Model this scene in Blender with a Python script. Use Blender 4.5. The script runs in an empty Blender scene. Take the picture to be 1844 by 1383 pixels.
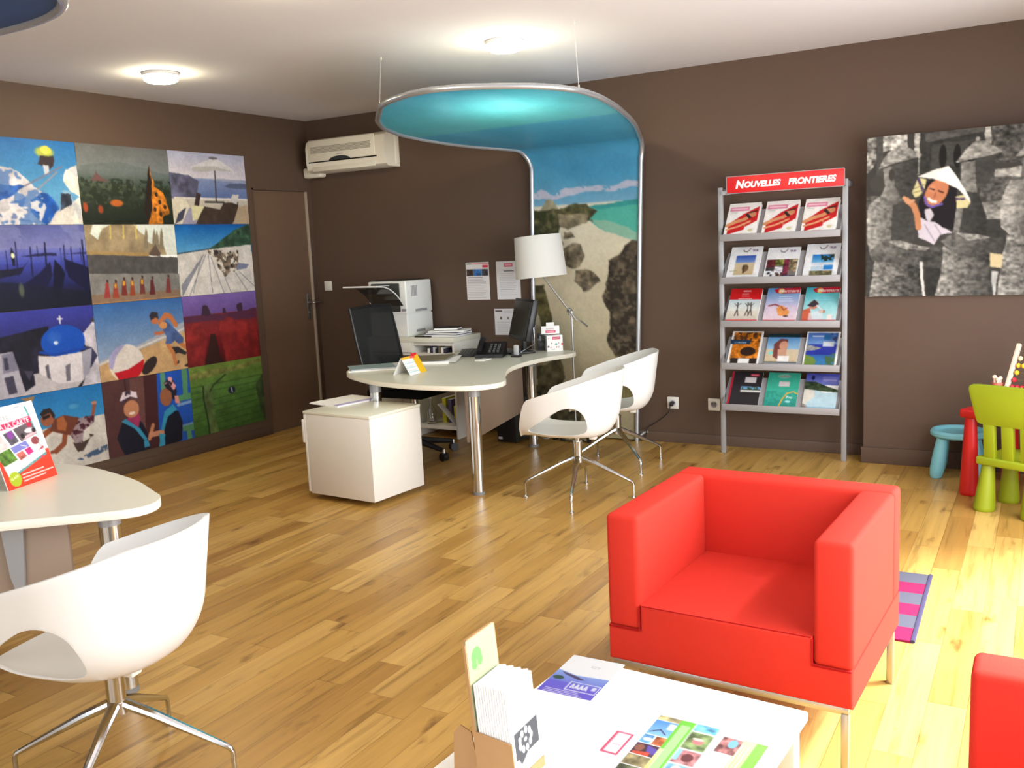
import bpy, bmesh, math, random
import numpy as np
from mathutils import Vector, Matrix
random.seed(7)
rng = np.random.default_rng(7)
SC = bpy.context.scene
COL = SC.collection
PI = math.pi
EXPOSURE = 0.08; P_FRONT = 85; P_RIGHT = 240; P_SUN = 17; E_LAMP = 115
FLOOR_A, FLOOR_C, FLOOR_B = (160, 119, 58), (177, 138, 70), (195, 157, 90)
WALL = (87, 69, 57); CEIL = (222, 222, 226); RED = (194, 50, 38)
FACE1, FACE2, FACE3 = 190, 200, 191

# ------------------------------------------------------------------ camera, world, light, exposure
def make_camera():
    yaw, pitch, roll = math.radians(-30.18), math.radians(-8.437), math.radians(-2.673)
    fw = Vector((math.sin(yaw)*math.cos(pitch), math.cos(yaw)*math.cos(pitch), math.sin(pitch)))
    r = Vector((math.cos(yaw), -math.sin(yaw), 0)); u = r.cross(fw)
    c, s = math.cos(roll), math.sin(roll)
    X = c*r+s*u; Y = -s*r+c*u; Z = -fw
    cam = bpy.data.objects.new('camera', bpy.data.cameras.new('camera'))
    COL.objects.link(cam)
    cam.data.sensor_fit = 'HORIZONTAL'; cam.data.sensor_width = 36
    cam.data.lens = 1667.16/1844*36
    cam.data.clip_start = .05
    M = Matrix((X, Y, Z)).transposed().to_4x4()
    M.translation = Vector((5.659, -6.357, 1.478))
    cam.matrix_world = M
    SC.camera = cam
make_camera()

SC.view_settings.view_transform = 'Standard'
SC.view_settings.look = 'None'
SC.view_settings.gamma = 1
SC.view_settings.use_curve_mapping = False
SC.view_settings.exposure = EXPOSURE
SC.cycles.use_denoising = True
SC.cycles.max_bounces = 8
SC.cycles.diffuse_bounces = 5
SC.cycles.transparent_max_bounces = 8
SC.cycles.caustics_reflective = False
SC.cycles.caustics_refractive = False
SC.cycles.sample_clamp_indirect = 6

W = bpy.data.worlds.new('daylight'); SC.world = W
W.use_nodes = True
bg = W.node_tree.nodes['Background']
bg.inputs[0].default_value = (.85, .93, 1, 1); bg.inputs[1].default_value = .6

def area(name, loc, rot, sx, sy, power, col):
    d = bpy.data.lights.new(name, 'AREA'); d.shape = 'RECTANGLE'; d.size = sx; d.size_y = sy
    d.energy = power; d.color = col
    o = bpy.data.objects.new(name, d); COL.objects.link(o)
    o.location = loc; o.rotation_euler = rot
    return o
# daylight coming in through the shop front behind the camera and the glazed right side
area('daylight_shop_front', (3.6, -8.40, 1.25), (PI/2-.3, 0, 0), 4.8, 1.9, P_FRONT, (.93, .97, 1))
area('daylight_right_window', (6.44, -3.4, 1.2), (PI/2-.25, 0, PI/2), 4.2, 1.9, P_RIGHT, (.93, .97, 1))

# hazy sun slanting in through the right window onto the floor around the armchair
sun = bpy.data.objects.new('sun', bpy.data.lights.new('sun', 'SUN')); COL.objects.link(sun)
sun.data.energy = P_SUN; sun.data.angle = math.radians(16); sun.data.color = (.86, .94, 1)
sun.rotation_euler = Vector((-.55, -.36, -.75)).to_track_quat('-Z', 'Y').to_euler(); sun.location = (8, 1, 4)

# ------------------------------------------------------------------ helpers
def s2l(c):
    c = np.asarray(c, float)/255.
    return np.where(c <= .04045, c/12.92, ((c+.055)/1.055)**2.4)

MATS = {}
def mat(name, rgb, rough=.5, metal=0., spec=.5, var=.04, vscale=30., bump=0., bscale=200., trans=0., emit=None, estr=0., coat=0., sss=0.):
    m = bpy.data.materials.new(name); m.use_nodes = True
    nt = m.node_tree; b = nt.nodes['Principled BSDF']
    lin = s2l(rgb)
    tc = nt.nodes.new('ShaderNodeTexCoord')
    nz = nt.nodes.new('ShaderNodeTexNoise'); nz.inputs['Scale'].default_value = vscale
    nz.inputs['Detail'].default_value = 3
    nt.links.new(tc.outputs['Object'], nz.inputs['Vector'])
    mx = nt.nodes.new('ShaderNodeMix'); mx.data_type = 'RGBA'
    mx.inputs[6].default_value = (*np.clip(lin*(1-var), 0, 1), 1)
    mx.inputs[7].default_value = (*np.clip(lin*(1+var), 0, 1), 1)
    nt.links.new(nz.outputs['Fac'], mx.inputs[0]); nt.links.new(mx.outputs[2], b.inputs['Base Color'])
    b.inputs['Roughness'].default_value = rough; b.inputs['Metallic'].default_value = metal
    b.inputs['Specular IOR Level'].default_value = spec
    if coat: b.inputs['Coat Weight'].default_value = coat
    if trans: b.inputs['Transmission Weight'].default_value = trans
    if emit is not None:
        b.inputs['Emission Color'].default_value = (*s2l(emit), 1); b.inputs['Emission Strength'].default_value = estr
    if bump:
        n2 = nt.nodes.new('ShaderNodeTexNoise'); n2.inputs['Scale'].default_value = bscale; n2.inputs['Detail'].default_value = 2
        nt.links.new(tc.outputs['Object'], n2.inputs['Vector'])
        bp = nt.nodes.new('ShaderNodeBump'); bp.inputs['Strength'].default_value = bump; bp.inputs['Distance'].default_value = .002
        nt.links.new(n2.outputs['Fac'], bp.inputs['Height']); nt.links.new(bp.outputs[0], b.inputs['Normal'])
    MATS[name] = m
    return m

def print_mat(name, rough=.45, spec=.4, translucent=0.):
    m = bpy.data.materials.new(name); m.use_nodes = True
    nt = m.node_tree; b = nt.nodes['Principled BSDF']
    a = nt.nodes.new('ShaderNodeAttribute'); a.attribute_name = 'pic'
    nt.links.new(a.outputs['Color'], b.inputs['Base Color'])
    b.inputs['Roughness'].default_value = rough; b.inputs['Specular IOR Level'].default_value = spec
    if translucent:   # banner cloth: printed on one side, white on the other
        ge = nt.nodes.new('ShaderNodeNewGeometry'); mc = nt.nodes.new('ShaderNodeMix'); mc.data_type = 'RGBA'
        nt.links.new(ge.outputs['Backfacing'], mc.inputs[0]); nt.links.new(a.outputs['Color'], mc.inputs[6]); mc.inputs[7].default_value = (.8, .8, .8, 1)
        nt.links.new(mc.outputs[2], b.inputs['Base Color'])
        t = nt.nodes.new('ShaderNodeBsdfTranslucent'); nt.links.new(a.outputs['Color'], t.inputs['Color'])
        mx = nt.nodes.new('ShaderNodeMixShader'); mx.inputs[0].default_value = translucent
        nt.links.new(b.outputs[0], mx.inputs[1]); nt.links.new(t.outputs[0], mx.inputs[2])
        nt.links.new(mx.outputs[0], nt.nodes['Material Output'].inputs['Surface'])
    MATS[name] = m
    return m

def floor_mat():
    m = bpy.data.materials.new('oak_strip_floor'); m.use_nodes = True
    nt = m.node_tree; N = nt.nodes.new; L = nt.links.new; b = nt.nodes['Principled BSDF']
    def math_(op, a, c=None):
        n = N('ShaderNodeMath'); n.operation = op
        for i, v in enumerate((a, c)):
            if v is None: continue
            if isinstance(v, (int, float)): n.inputs[i].default_value = v
            else: L(v, n.inputs[i])
        return n.outputs[0]
    tc = N('ShaderNodeTexCoord'); sp = N('ShaderNodeSeparateXYZ'); L(tc.outputs['Object'], sp.inputs[0])
    x, y = sp.outputs[0], sp.outputs[1]
    xr = math_('DIVIDE', x, .112); row = math_('FLOOR', xr); fx = math_('FRACT', xr)
    wn = N('ShaderNodeTexWhiteNoise'); wn.noise_dimensions = '1D'; L(row, wn.inputs['W'])
    yo = math_('ADD', math_('DIVIDE', y, .82), math_('MULTIPLY', wn.outputs['Value'], 7.3))
    pl = math_('FLOOR', yo); fy = math_('FRACT', yo)
    cb = N('ShaderNodeCombineXYZ'); L(row, cb.inputs[0]); L(pl, cb.inputs[1])
    w2 = N('ShaderNodeTexWhiteNoise'); w2.noise_dimensions = '2D'; L(cb.outputs[0], w2.inputs['Vector'])
    # long grain streaks, shifted per plank
    sc = N('ShaderNodeCombineXYZ'); L(math_('MULTIPLY', x, 26.), sc.inputs[0]); L(math_('MULTIPLY', y, 1.6), sc.inputs[1]); L(math_('MULTIPLY', w2.outputs['Value'], 60.), sc.inputs[2])
    g = N('ShaderNodeTexNoise'); g.inputs['Scale'].default_value = 1.; g.inputs['Detail'].default_value = 6; g.inputs['Roughness'].default_value = .62; g.inputs['Distortion'].default_value = .6
    L(sc.outputs[0], g.inputs['Vector'])
    sc2 = N('ShaderNodeCombineXYZ'); L(math_('MULTIPLY', x, 13.), sc2.inputs[0]); L(math_('MULTIPLY', y, 4.5), sc2.inputs[1]); L(math_('MULTIPLY', w2.outputs['Value'], 31.), sc2.inputs[2])
    kn = N('ShaderNodeTexNoise'); kn.inputs['Scale'].default_value = 1.; kn.inputs['Detail'].default_value = 4
    L(sc2.outputs[0], kn.inputs['Vector'])
    r1 = N('ShaderNodeValToRGB'); e = r1.color_ramp.elements
    e[0].position = 0.; e[0].color = (*s2l(FLOOR_A), 1); e[1].position = 1.; e[1].color = (*s2l(FLOOR_B), 1)
    e2 = e.new(.5); e2.color = (*s2l(FLOOR_C), 1)
    L(w2.outputs['Value'], r1.inputs[0])
    r2 = N('ShaderNodeValToRGB'); e = r2.color_ramp.elements
    e[0].position = .33; e[0].color = (.52, .46, .38, 1); e[1].position = .66; e[1].color = (1.16, 1.15, 1.13, 1)
    e3 = e.new(.45); e3.color = (.93, .91, .88, 1)
    L(g.outputs['Fac'], r2.inputs[0])
    m1 = N('ShaderNodeMix'); m1.data_type = 'RGBA'; m1.blend_type = 'MULTIPLY'; m1.inputs[0].default_value = .75
    L(r1.outputs[0], m1.inputs[6]); L(r2.outputs[0], m1.inputs[7])
    r3 = N('ShaderNodeValToRGB'); e = r3.color_ramp.elements
    e[0].position = .63; e[0].color = (1, 1, 1, 1); e[1].position = .76; e[1].color = (.3, .2, .12, 1)
    L(kn.outputs['Fac'], r3.inputs[0])
    m2 = N('ShaderNodeMix'); m2.data_type = 'RGBA'; m2.blend_type = 'MULTIPLY'; m2.inputs[0].default_value = .85
    L(m1.outputs[2], m2.inputs[6]); L(r3.outputs[0], m2.inputs[7])
    # joints between the strips
    ex = math_('LESS_THAN', fx, .02); ey = math_('LESS_THAN', fy, .0035)
    ed = math_('MAXIMUM', ex, ey)
    m3 = N('ShaderNodeMix'); m3.data_type = 'RGBA'; m3.blend_type = 'MULTIPLY'
    L(math_('MULTIPLY', ed, .55), m3.inputs[0]); L(m2.outputs[2], m3.inputs[6]); m3.inputs[7].default_value = (.25, .16, .09, 1)
    L(m3.outputs[2], b.inputs['Base Color'])
    b.inputs['Roughness'].default_value = .34; b.inputs['Specular IOR Level'].default_value = .45
    rr = math_('ADD', math_('MULTIPLY', g.outputs['Fac'], .14), .28); L(rr, b.inputs['Roughness'])
    return m

class MB:
    """collects shapes; build() links them as ONE mesh object"""
    def __init__(self): self.bm = bmesh.new(); self.mi = 0
    def _merge(self, bm2, M=None):
        if M is not None: bm2.transform(M)
        for f in bm2.faces: f.material_index = self.mi
        me = bpy.data.meshes.new('tmp'); bm2.to_mesh(me); bm2.free()
        self.bm.from_mesh(me); bpy.data.meshes.remove(me)
        return self
    def m(self, i): self.mi = i; return self
    def box(self, x0, x1, y0, y1, z0, z1, bev=0., seg=2, M=None):
        b = bmesh.new(); bmesh.ops.create_cube(b, size=1)
        b.transform(Matrix.Translation(((x0+x1)/2, (y0+y1)/2, (z0+z1)/2)) @ Matrix.Diagonal((abs(x1-x0), abs(y1-y0), abs(z1-z0), 1)))
        if bev: bmesh.ops.bevel(b, geom=b.edges[:], offset=bev, segments=seg, profile=.5, affect='EDGES')
        return self._merge(b, M)
    def cyl(self, p0, p1, r0, r1=None, n=20, cap=True, M=None):
        r1 = r0 if r1 is None else r1
        p0, p1 = Vector(p0), Vector(p1); d = p1-p0
        b = bmesh.new(); bmesh.ops.create_cone(b, cap_ends=cap, segments=n, radius1=r0, radius2=r1, depth=d.length)
        b.transform(Matrix.Translation((p0+p1)/2) @ d.to_track_quat('Z', 'Y').to_matrix().to_4x4())
        return self._merge(b, M)
    def ball(self, c, r, sx=1, sy=1, sz=1, n=16, M=None):
        b = bmesh.new(); bmesh.ops.create_uvsphere(b, u_segments=n, v_segments=max(6, n//2), radius=r)
        b.transform(Matrix.Translation(c) @ Matrix.Diagonal((sx, sy, sz, 1)))
        return self._merge(b, M)
    def tube(self, pts, r, n=10, closed=False, M=None, flat=None):
        pts = [Vector(p) for p in pts]; b = bmesh.new(); rings = []
        up = Vector((0, 0, 1)); k = len(pts); rs = r if isinstance(r, (list, tuple)) else [r]*k
        prev = None
        for i, p in enumerate(pts):
            a = pts[i-1] if (i or closed) else p; c = pts[(i+1) % k] if (i < k-1 or closed) else p
            t = (c-a).normalized()
            if prev is None:
                nrm = t.cross(up); nrm = nrm if nrm.length > .05 else t.cross(Vector((1, 0, 0)))
            else: nrm = prev - t*prev.dot(t)
            nrm.normalize(); prev = nrm; bi = t.cross(nrm)
            ring = []
            for j in range(n):
                an = 2*PI*j/n
                ring.append(b.verts.new(p+nrm*math.cos(an)*rs[i]+bi*math.sin(an)*rs[i]*(flat or 1)))
            rings.append(ring)
        for i in range(k if closed else k-1):
            A, B = rings[i], rings[(i+1) % k]
            for j in range(n): b.faces.new((A[j], A[(j+1) % n], B[(j+1) % n], B[j]))
        if not closed: b.faces.new(rings[0][::-1]); b.faces.new(rings[-1])
        bmesh.ops.recalc_face_normals(b, faces=b.faces[:])
        return self._merge(b, M)
    def lathe(self, prof, c=(0, 0, 0), n=32, M=None):
        b = bmesh.new(); rings = []
        for r, z in prof:
            rings.append([b.verts.new((c[0]+r*math.cos(2*PI*j/n), c[1]+r*math.sin(2*PI*j/n), c[2]+z)) for j in range(n)] if r > 1e-6 else [b.verts.new((c[0], c[1], c[2]+z))])
        for A, B in zip(rings, rings[1:]):
            for j in range(n):
                k = (j+1) % n
                if len(A) == 1 and len(B) == 1: continue
                if len(A) == 1: b.faces.new((A[0], B[k], B[j]))
                elif len(B) == 1: b.faces.new((A[j], A[k], B[0]))
                else: b.faces.new((A[j], A[k], B[k], B[j]))
        bmesh.ops.recalc_face_normals(b, faces=b.faces[:])
        return self._merge(b, M)
    def prism(self, poly, z0, z1, bev=0., seg=2, M=None):
        b = bmesh.new(); n = len(poly)
        lo = [b.verts.new((*p, z0)) for p in poly]; hi = [b.verts.new((*p, z1)) for p in poly]
        b.faces.new(lo[::-1]); top = b.faces.new(hi)
        for i in range(n): b.faces.new((lo[i], lo[(i+1) % n], hi[(i+1) % n], hi[i]))
        bmesh.ops.recalc_face_normals(b, faces=b.faces[:])
        if bev:
            ed = [e for e in b.edges if abs(e.verts[0].co.z-e.verts[1].co.z) < 1e-6]
            bmesh.ops.bevel(b, geom=ed, offset=bev, segments=seg, profile=.5, affect='EDGES')
        return self._merge(b, M)
    def sheet(self, q, th=.0008):
        """thin sheet with corners q (counter-clockwise seen from its front), thickened backwards"""
        q = [Vector(p) for p in q]; nrm = (q[1]-q[0]).cross(q[2]-q[0]).normalized()
        b = bmesh.new(); f = [b.verts.new(p) for p in q]; k = [b.verts.new(p-nrm*th) for p in q]
        b.faces.new(f); b.faces.new(k[::-1]); n = len(q)
        for i in range(n): b.faces.new((f[i], k[i], k[(i+1) % n], f[(i+1) % n]))
        return self._merge(b)
    def build(self, name, mats, parent=None, loc=None, angle=35):
        me = bpy.data.meshes.new(name); self.bm.to_mesh(me); self.bm.free()
        for m_ in (mats if isinstance(mats, (list, tuple)) else [mats]): me.materials.append(MATS[m_] if isinstance(m_, str) else m_)
        me.shade_smooth(); me.set_sharp_from_angle(angle=math.radians(angle))
        o = bpy.data.objects.new(name, me); COL.objects.link(o)
        if parent is not None: o.parent = parent
        if loc is not None: o.location = loc
        return o

def tag(o, label=None, cat=None, group=None, kind=None):
    if label: o['label'] = label
    if cat: o['category'] = cat
    if group: o['group'] = group
    if kind: o['kind'] = kind
    return o
def thing(name, label, cat, loc=(0, 0, 0), rz=0., group=None):
    o = bpy.data.objects.new(name, None); COL.objects.link(o); o.empty_display_size = .1
    o.location = loc; o.rotation_euler = (0, 0, rz)
    return tag(o, label, cat, group)
def struct(name, mb, m): return tag(mb.build(name, m), kind='structure')
def copy_tree(o, parent=None):
    c = o.copy(); COL.objects.link(c)
    if parent is not None: c.parent = parent
    for ch in list(o.children): copy_tree(ch, c)
    return c
def chaikin(p, it=2, closed=True):
    p = [Vector(q) for q in p]
    for _ in range(it):
        q = []
        n = len(p)
        for i in range(n if closed else n-1):
            a, b = p[i], p[(i+1) % n]; q += [a*.75+b*.25, a*.25+b*.75]
        p = q if closed else [p[0]]+q+[p[-1]]
    return p

# ------------------------------------------------------------------ lettering and printed pictures
_TX = {}
def text_tris(s, shear=0., bold=0.):
    key = (s, shear, bold)
    if key not in _TX:
        cu = bpy.data.curves.new('lettering', 'FONT'); cu.body = s; cu.shear = shear; cu.offset = bold; cu.fill_mode = 'FRONT'
        o = bpy.data.objects.new('lettering', cu); COL.objects.link(o)
        dg = bpy.context.evaluated_depsgraph_get(); dg.update()
        me = o.evaluated_get(dg).to_mesh(); me.calc_loop_triangles()
        v = np.array([p.co[:2] for p in me.vertices]) if len(me.vertices) else np.zeros((1, 2))
        t = np.array([tuple(l.vertices) for l in me.loop_triangles])
        bpy.data.objects.remove(o); bpy.data.curves.remove(cu)
        mn, mx = v.min(0), v.max(0)
        _TX[key] = ((v-mn)/(mx-mn).max(), t, (mx-mn)/(mx-mn).max())
    return _TX[key]

class Pic:
    """a small printed picture: unit square, u to the right, v down; becomes mesh colours"""
    def __init__(s, w, h, bg=(255, 255, 255), ss=2):
        s.w, s.h, s.ss = w, h, ss; s.W, s.H = w*ss, h*ss
        s.a = np.empty((s.H, s.W, 3)); s.a[:] = bg
        s.dx = s.dy = 0.
        s.X, s.Y = np.meshgrid((np.arange(s.W)+.5)/s.W, (np.arange(s.H)+.5)/s.H)
    def noise(s, f, oct=3, fy=None, seed=0):
        r = np.random.default_rng(seed+11); out = np.zeros((s.H, s.W)); amp = 1.; tot = 0.
        fy = fy or f
        for k in range(oct):
            nx, ny = int(f*2**k)+2, int(fy*2**k)+2; g = r.random((ny+1, nx+1))
            px = s.X*(nx-1); py = s.Y*(ny-1); ix = px.astype(int); iy = py.astype(int); tx = px-ix; ty = py-iy
            tx = tx*tx*(3-2*tx); ty = ty*ty*(3-2*ty)
            out += amp*((g[iy, ix]*(1-tx)+g[iy, ix+1]*tx)*(1-ty)+(g[iy+1, ix]*(1-tx)+g[iy+1, ix+1]*tx)*ty); tot += amp; amp *= .55
        return out/tot
    def warp(s, amp, f=12, seed=0):
        """organic outlines: shapes painted from now on get wavering edges"""
        fy = f*s.h/s.w
        s.dx = (s.noise(f, 3, fy, seed+50)-.5)*2*amp; s.dy = (s.noise(f, 3, fy, seed+51)-.5)*2*amp*s.w/s.h; return s
    def soft(s, n=1, grain=.05, f=60, seed=0):
        """photographic softness and a little grain"""
        for _ in range(n):
            a = np.pad(s.a, ((1, 1), (1, 1), (0, 0)), 'edge'); s.a = (a[:-2, 1:-1]+a[2:, 1:-1]+a[1:-1, :-2]+a[1:-1, 2:]+2*s.a)/6
        s.a = s.a*(1+(s.noise(f, 2, f*s.h/s.w, seed+9)-.5)[..., None]*2*grain+(s.noise(7, 2, 7*s.h/s.w, seed+8)-.5)[..., None]*2*grain); return s
    def put(s, mask, c, al=1.):
        m = (mask*al)[..., None] if np.ndim(mask) else mask
        s.a = s.a*(1-m)+np.asarray(c, float)*m
        return s
    def grad(s, v0, v1, c0, c1, u0=0., u1=1.):
        t = np.clip((s.Y-v0)/(v1-v0), 0, 1)[..., None]; c = np.asarray(c0, float)*(1-t)+np.asarray(c1, float)*t
        m = ((s.Y >= v0) & (s.Y <= v1) & (s.X >= u0) & (s.X <= u1))[..., None]
        s.a = np.where(m, c, s.a); return s
    def pmask(s, p):
        p = np.asarray(p, float); m = np.zeros((s.H, s.W), bool)
        x0, y0 = p.min(0); x1, y1 = p.max(0)
        mx, my = np.max(np.abs(s.dx)), np.max(np.abs(s.dy))
        i0, i1 = max(0, int((y0-my)*s.H)-1), min(s.H, int((y1+my)*s.H)+2); j0, j1 = max(0, int((x0-mx)*s.W)-1), min(s.W, int((x1+mx)*s.W)+2)
        if i1 <= i0 or j1 <= j0: return m
        X, Y = (s.X+s.dx)[i0:i1, j0:j1], (s.Y+s.dy)[i0:i1, j0:j1]; k = np.zeros(X.shape, bool)
        for (ax, ay), (bx, by) in zip(p, np.roll(p, -1, 0)):
            if ay == by: continue
            k ^= ((ay > Y) != (by > Y)) & (X < (bx-ax)*(Y-ay)/(by-ay)+ax)
        m[i0:i1, j0:j1] = k; return m
    def poly(s, p, c, al=1., tex=0., f=14, seed=0):
        m = s.pmask(p).astype(float)
        if tex:
            n = (s.noise(f, 3, f*s.h/s.w, seed)-.5)*2*tex
            cc = np.clip(np.asarray(c, float)*(1+n[..., None]*1.6), 0, 255); m = (m*al)[..., None]; s.a = s.a*(1-m)+cc*m; return s
        return s.put(m, c, al)
    def rect(s, u0, v0, u1, v1, c, al=1., tex=0., f=14, seed=0): return s.poly([(u0, v0), (u1, v0), (u1, v1), (u0, v1)], c, al, tex, f, seed)
    def ell(s, cx, cy, rx, ry, c, al=1., rot=0., soft=0.):
        co, si = math.cos(rot), math.sin(rot); dx, dy = s.X-cx, s.Y-cy
        d = ((dx*co+dy*si)/rx)**2+((-dx*si+dy*co)/ry)**2
        m = np.clip((1-d)/soft, 0, 1) if soft else (d < 1).astype(float)
        return s.put(m, c, al)
    def line(s, pts, w, c, al=1.):
        asp = s.h/s.w; m = np.zeros((s.H, s.W), bool)
        for (ax, ay), (bx, by) in zip(pts, pts[1:]):
            dx, dy = bx-ax, (by-ay)*asp; L2 = dx*dx+dy*dy+1e-12
            t = np.clip(((s.X-ax)*dx+(s.Y-ay)*asp*dy)/L2, 0, 1)
            m |= (s.X-ax-t*dx)**2+((s.Y-ay)*asp-t*dy)**2 < (w/2)**2
        return s.put(m.astype(float), c, al)
    def blot(s, p, c, f, thr, seed=0, al=1., oct=3):
        m = s.pmask(p) & (s.noise(f, oct, f*s.h/s.w, seed) > thr); return s.put(m.astype(float), c, al)
    def text(s, t, u, v, wid, c, shear=0., bold=.02, al=1., rot=0.):
        """left edge u, baseline v, width wid (fractions of the picture's width)"""
        P, T, ext = text_tris(t, shear, bold); asp = s.h/s.w; m = np.zeros((s.H, s.W), bool)
        P = P/ext[0]*wid; co, si = math.cos(rot), math.sin(rot)
        q = np.stack([u+P[:, 0]*co-P[:, 1]*si, v-(P[:, 0]*si+P[:, 1]*co)/asp], 1)
        for t3 in T: m |= s.pmask(q[t3])
        return s.put(m.astype(float), c, al)
    def lines(s, u0, v0, u1, dv, n, c, w=.008, al=1., rag=.3, seed=0):
        r = random.Random(seed)
        for i in range(n): s.line([(u0, v0+i*dv), (u1-(u1-u0)*rag*r.random(), v0+i*dv)], w, c, al)
        return s
    def colours(s):
        a = s.a.reshape(s.h, s.ss, s.w, s.ss, 3).mean((1, 3)); return s2l(np.clip(a, 0, 255)*1.)

def pic_grid(name, pic, pos, mats, parent=None, thick=0., flip=False):
    """mesh carrying a printed picture; pos(U,V) -> array of points, V down; thickness goes behind"""
    w, h = pic.w, pic.h
    U, V = np.meshgrid(np.linspace(0, 1, w), np.linspace(0, 1, h)); P = pos(U, V).reshape(-1, 3)
    Cc = pic.colours().reshape(-1, 3); idx = np.arange(w*h).reshape(h, w)
    a, b, c, d = idx[:-1, :-1], idx[1:, :-1], idx[1:, 1:], idx[:-1, 1:]
    F = np.stack([a, b, c, d], -1).reshape(-1, 4)
    if flip: F = F[:, ::-1]
    mi = np.zeros(len(F), int)
    if thick:
        ring = np.concatenate([idx[0, :-1], idx[:-1, -1], idx[-1, :0:-1], idx[:0:-1, 0]])
        nrm = np.cross(P[idx[-1, 0]]-P[idx[0, 0]], P[idx[0, -1]]-P[idx[0, 0]]); nrm /= np.linalg.norm(nrm)
        if flip: nrm = -nrm
        base = len(P); P = np.concatenate([P, P[ring]-nrm*thick]); Cc = np.concatenate([Cc, Cc[ring]])
        k = np.arange(len(ring)); k2 = np.roll(k, -1)
        S = np.stack([ring[k], ring[k2], base+k2, base+k], -1)
        bk = [base+0, base+w-1, base+w-1+h-1, base+2*(w-1)+h-1]
        S = np.concatenate([S, np.array([bk])])
        if flip: S = S[:, ::-1]
        F = np.concatenate([F, S]); mi = np.concatenate([mi, np.full(len(S), 1 if len(mats) > 1 else 0)])
    me = bpy.data.meshes.new(name)
    me.vertices.add(len(P)); me.vertices.foreach_set('co', P.astype(np.float32).ravel())
    me.loops.add(F.size); me.loops.foreach_set('vertex_index', F.astype(np.int32).ravel())
    me.polygons.add(len(F)); me.polygons.foreach_set('loop_start', np.arange(0, F.size, 4, dtype=np.int32))
    for m_ in mats: me.materials.append(MATS[m_])
    me.polygons.foreach_set('material_index', mi.astype(np.int32))
    me.update(calc_edges=True); me.validate()
    at = me.color_attributes.new('pic', 'FLOAT_COLOR', 'POINT')
    at.data.foreach_set('color', np.concatenate([Cc, np.ones((len(Cc), 1))], 1).astype(np.float32).ravel())
    me.shade_smooth(); me.set_sharp_from_angle(angle=math.radians(40))
    o = bpy.data.objects.new(name, me); COL.objects.link(o)
    if parent is not None: o.parent = parent
    return o
def quad_pos(tl, tr, bl):
    tl, tr, bl = np.array(tl, float), np.array(tr, float), np.array(bl, float)
    return lambda U, V: tl+U[..., None]*(tr-tl)+V[..., None]*(bl-tl)
def letters(name, s, m, M, width, depth=.001, shear=0., bold=.02, parent=None):
    """solid lettering, width across, placed by matrix M (x right, y up, z out)"""
    P, T, ext = text_tris(s, shear, bold); b = MB(); q = bmesh.new()
    sc = width/ext[0]; vs = [q.verts.new((p[0]*sc, p[1]*sc, depth)) for p in P]
    for t in T:
        try: q.faces.new([vs[i] for i in t])
        except ValueError: pass
    q.normal_update(); b._merge(q, M)
    return b.build(name, m, parent)

# ------------------------------------------------------------------ the printed pictures
def crop(fu, fv):
    """turns points measured on the print into picture fractions"""
    return lambda *pts: [(fu(x, y), fv(x, y)) for x, y in pts]
PW, PH = 150, 107
def pic_skier():
    p = Pic(PW, PH).warp(.02, 10); p.grad(0, .6, (35, 105, 170), (85, 150, 195)); p.grad(.6, 1, (85, 150, 195), (110, 160, 200))
    c = crop(lambda x, y: (x+205)/760, lambda x, y: (y-100)/620)
    p.poly(c((-205, 300), (0, 310), (90, 320), (150, 360), (215, 415), (400, 600), (330, 724), (-205, 724)), (205, 200, 205), tex=.12)
    p.poly(c((-205, 440), (0, 430), (170, 440), (60, 520), (-30, 560), (-205, 600)), (45, 90, 165), tex=.2)
    p.poly(c((60, 560), (160, 520), (140, 580), (100, 590)), (70, 105, 170)); p.poly(c((200, 540), (270, 490), (320, 490), (395, 600), (290, 724), (240, 690), (190, 620)), (30, 85, 170), tex=.25)
    p.poly(c((-100, 640), (60, 640), (230, 700), (100, 690)), (90, 110, 160), .8)
    p.poly(c((470, 310), (575, 265), (625, 724), (310, 724), (400, 610), (540, 510), (490, 470), (440, 400)), (222, 216, 208), tex=.08)
    p.blot(c((-100, 330), (90, 330), (215, 420), (330, 500), (395, 600), (300, 720), (-100, 720)), (70, 112, 176), 9, .56, 2, .75); p.blot(c((0, 560), (215, 560), (330, 500), (240, 724), (0, 724)), (226, 222, 224), 12, .56, 4, .9); p.blot(c((440, 330), (575, 280), (620, 724), (420, 640)), (176, 182, 200), 8, .6, 6, .5)
    p.poly(c((415, 490), (490, 485), (480, 560), (395, 625)), (60, 70, 90), tex=.4)
    p.ell(*c((330, 190))[0], .1, .075, (190, 190, 70), .9, soft=.6); p.ell(*c((340, 175))[0], .05, .05, (215, 210, 90))
    p.poly(c((300, 220), (400, 215), (385, 290), (350, 310), (265, 280)), (55, 45, 50)); p.poly(c((305, 280), (350, 275), (345, 350), (320, 350)), (190, 195, 205))
    p.line(c((170, 440), (440, 290)), .012, (120, 110, 130)); p.line(c((250, 465), (405, 330)), .012, (150, 140, 150))
    return p
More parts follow.
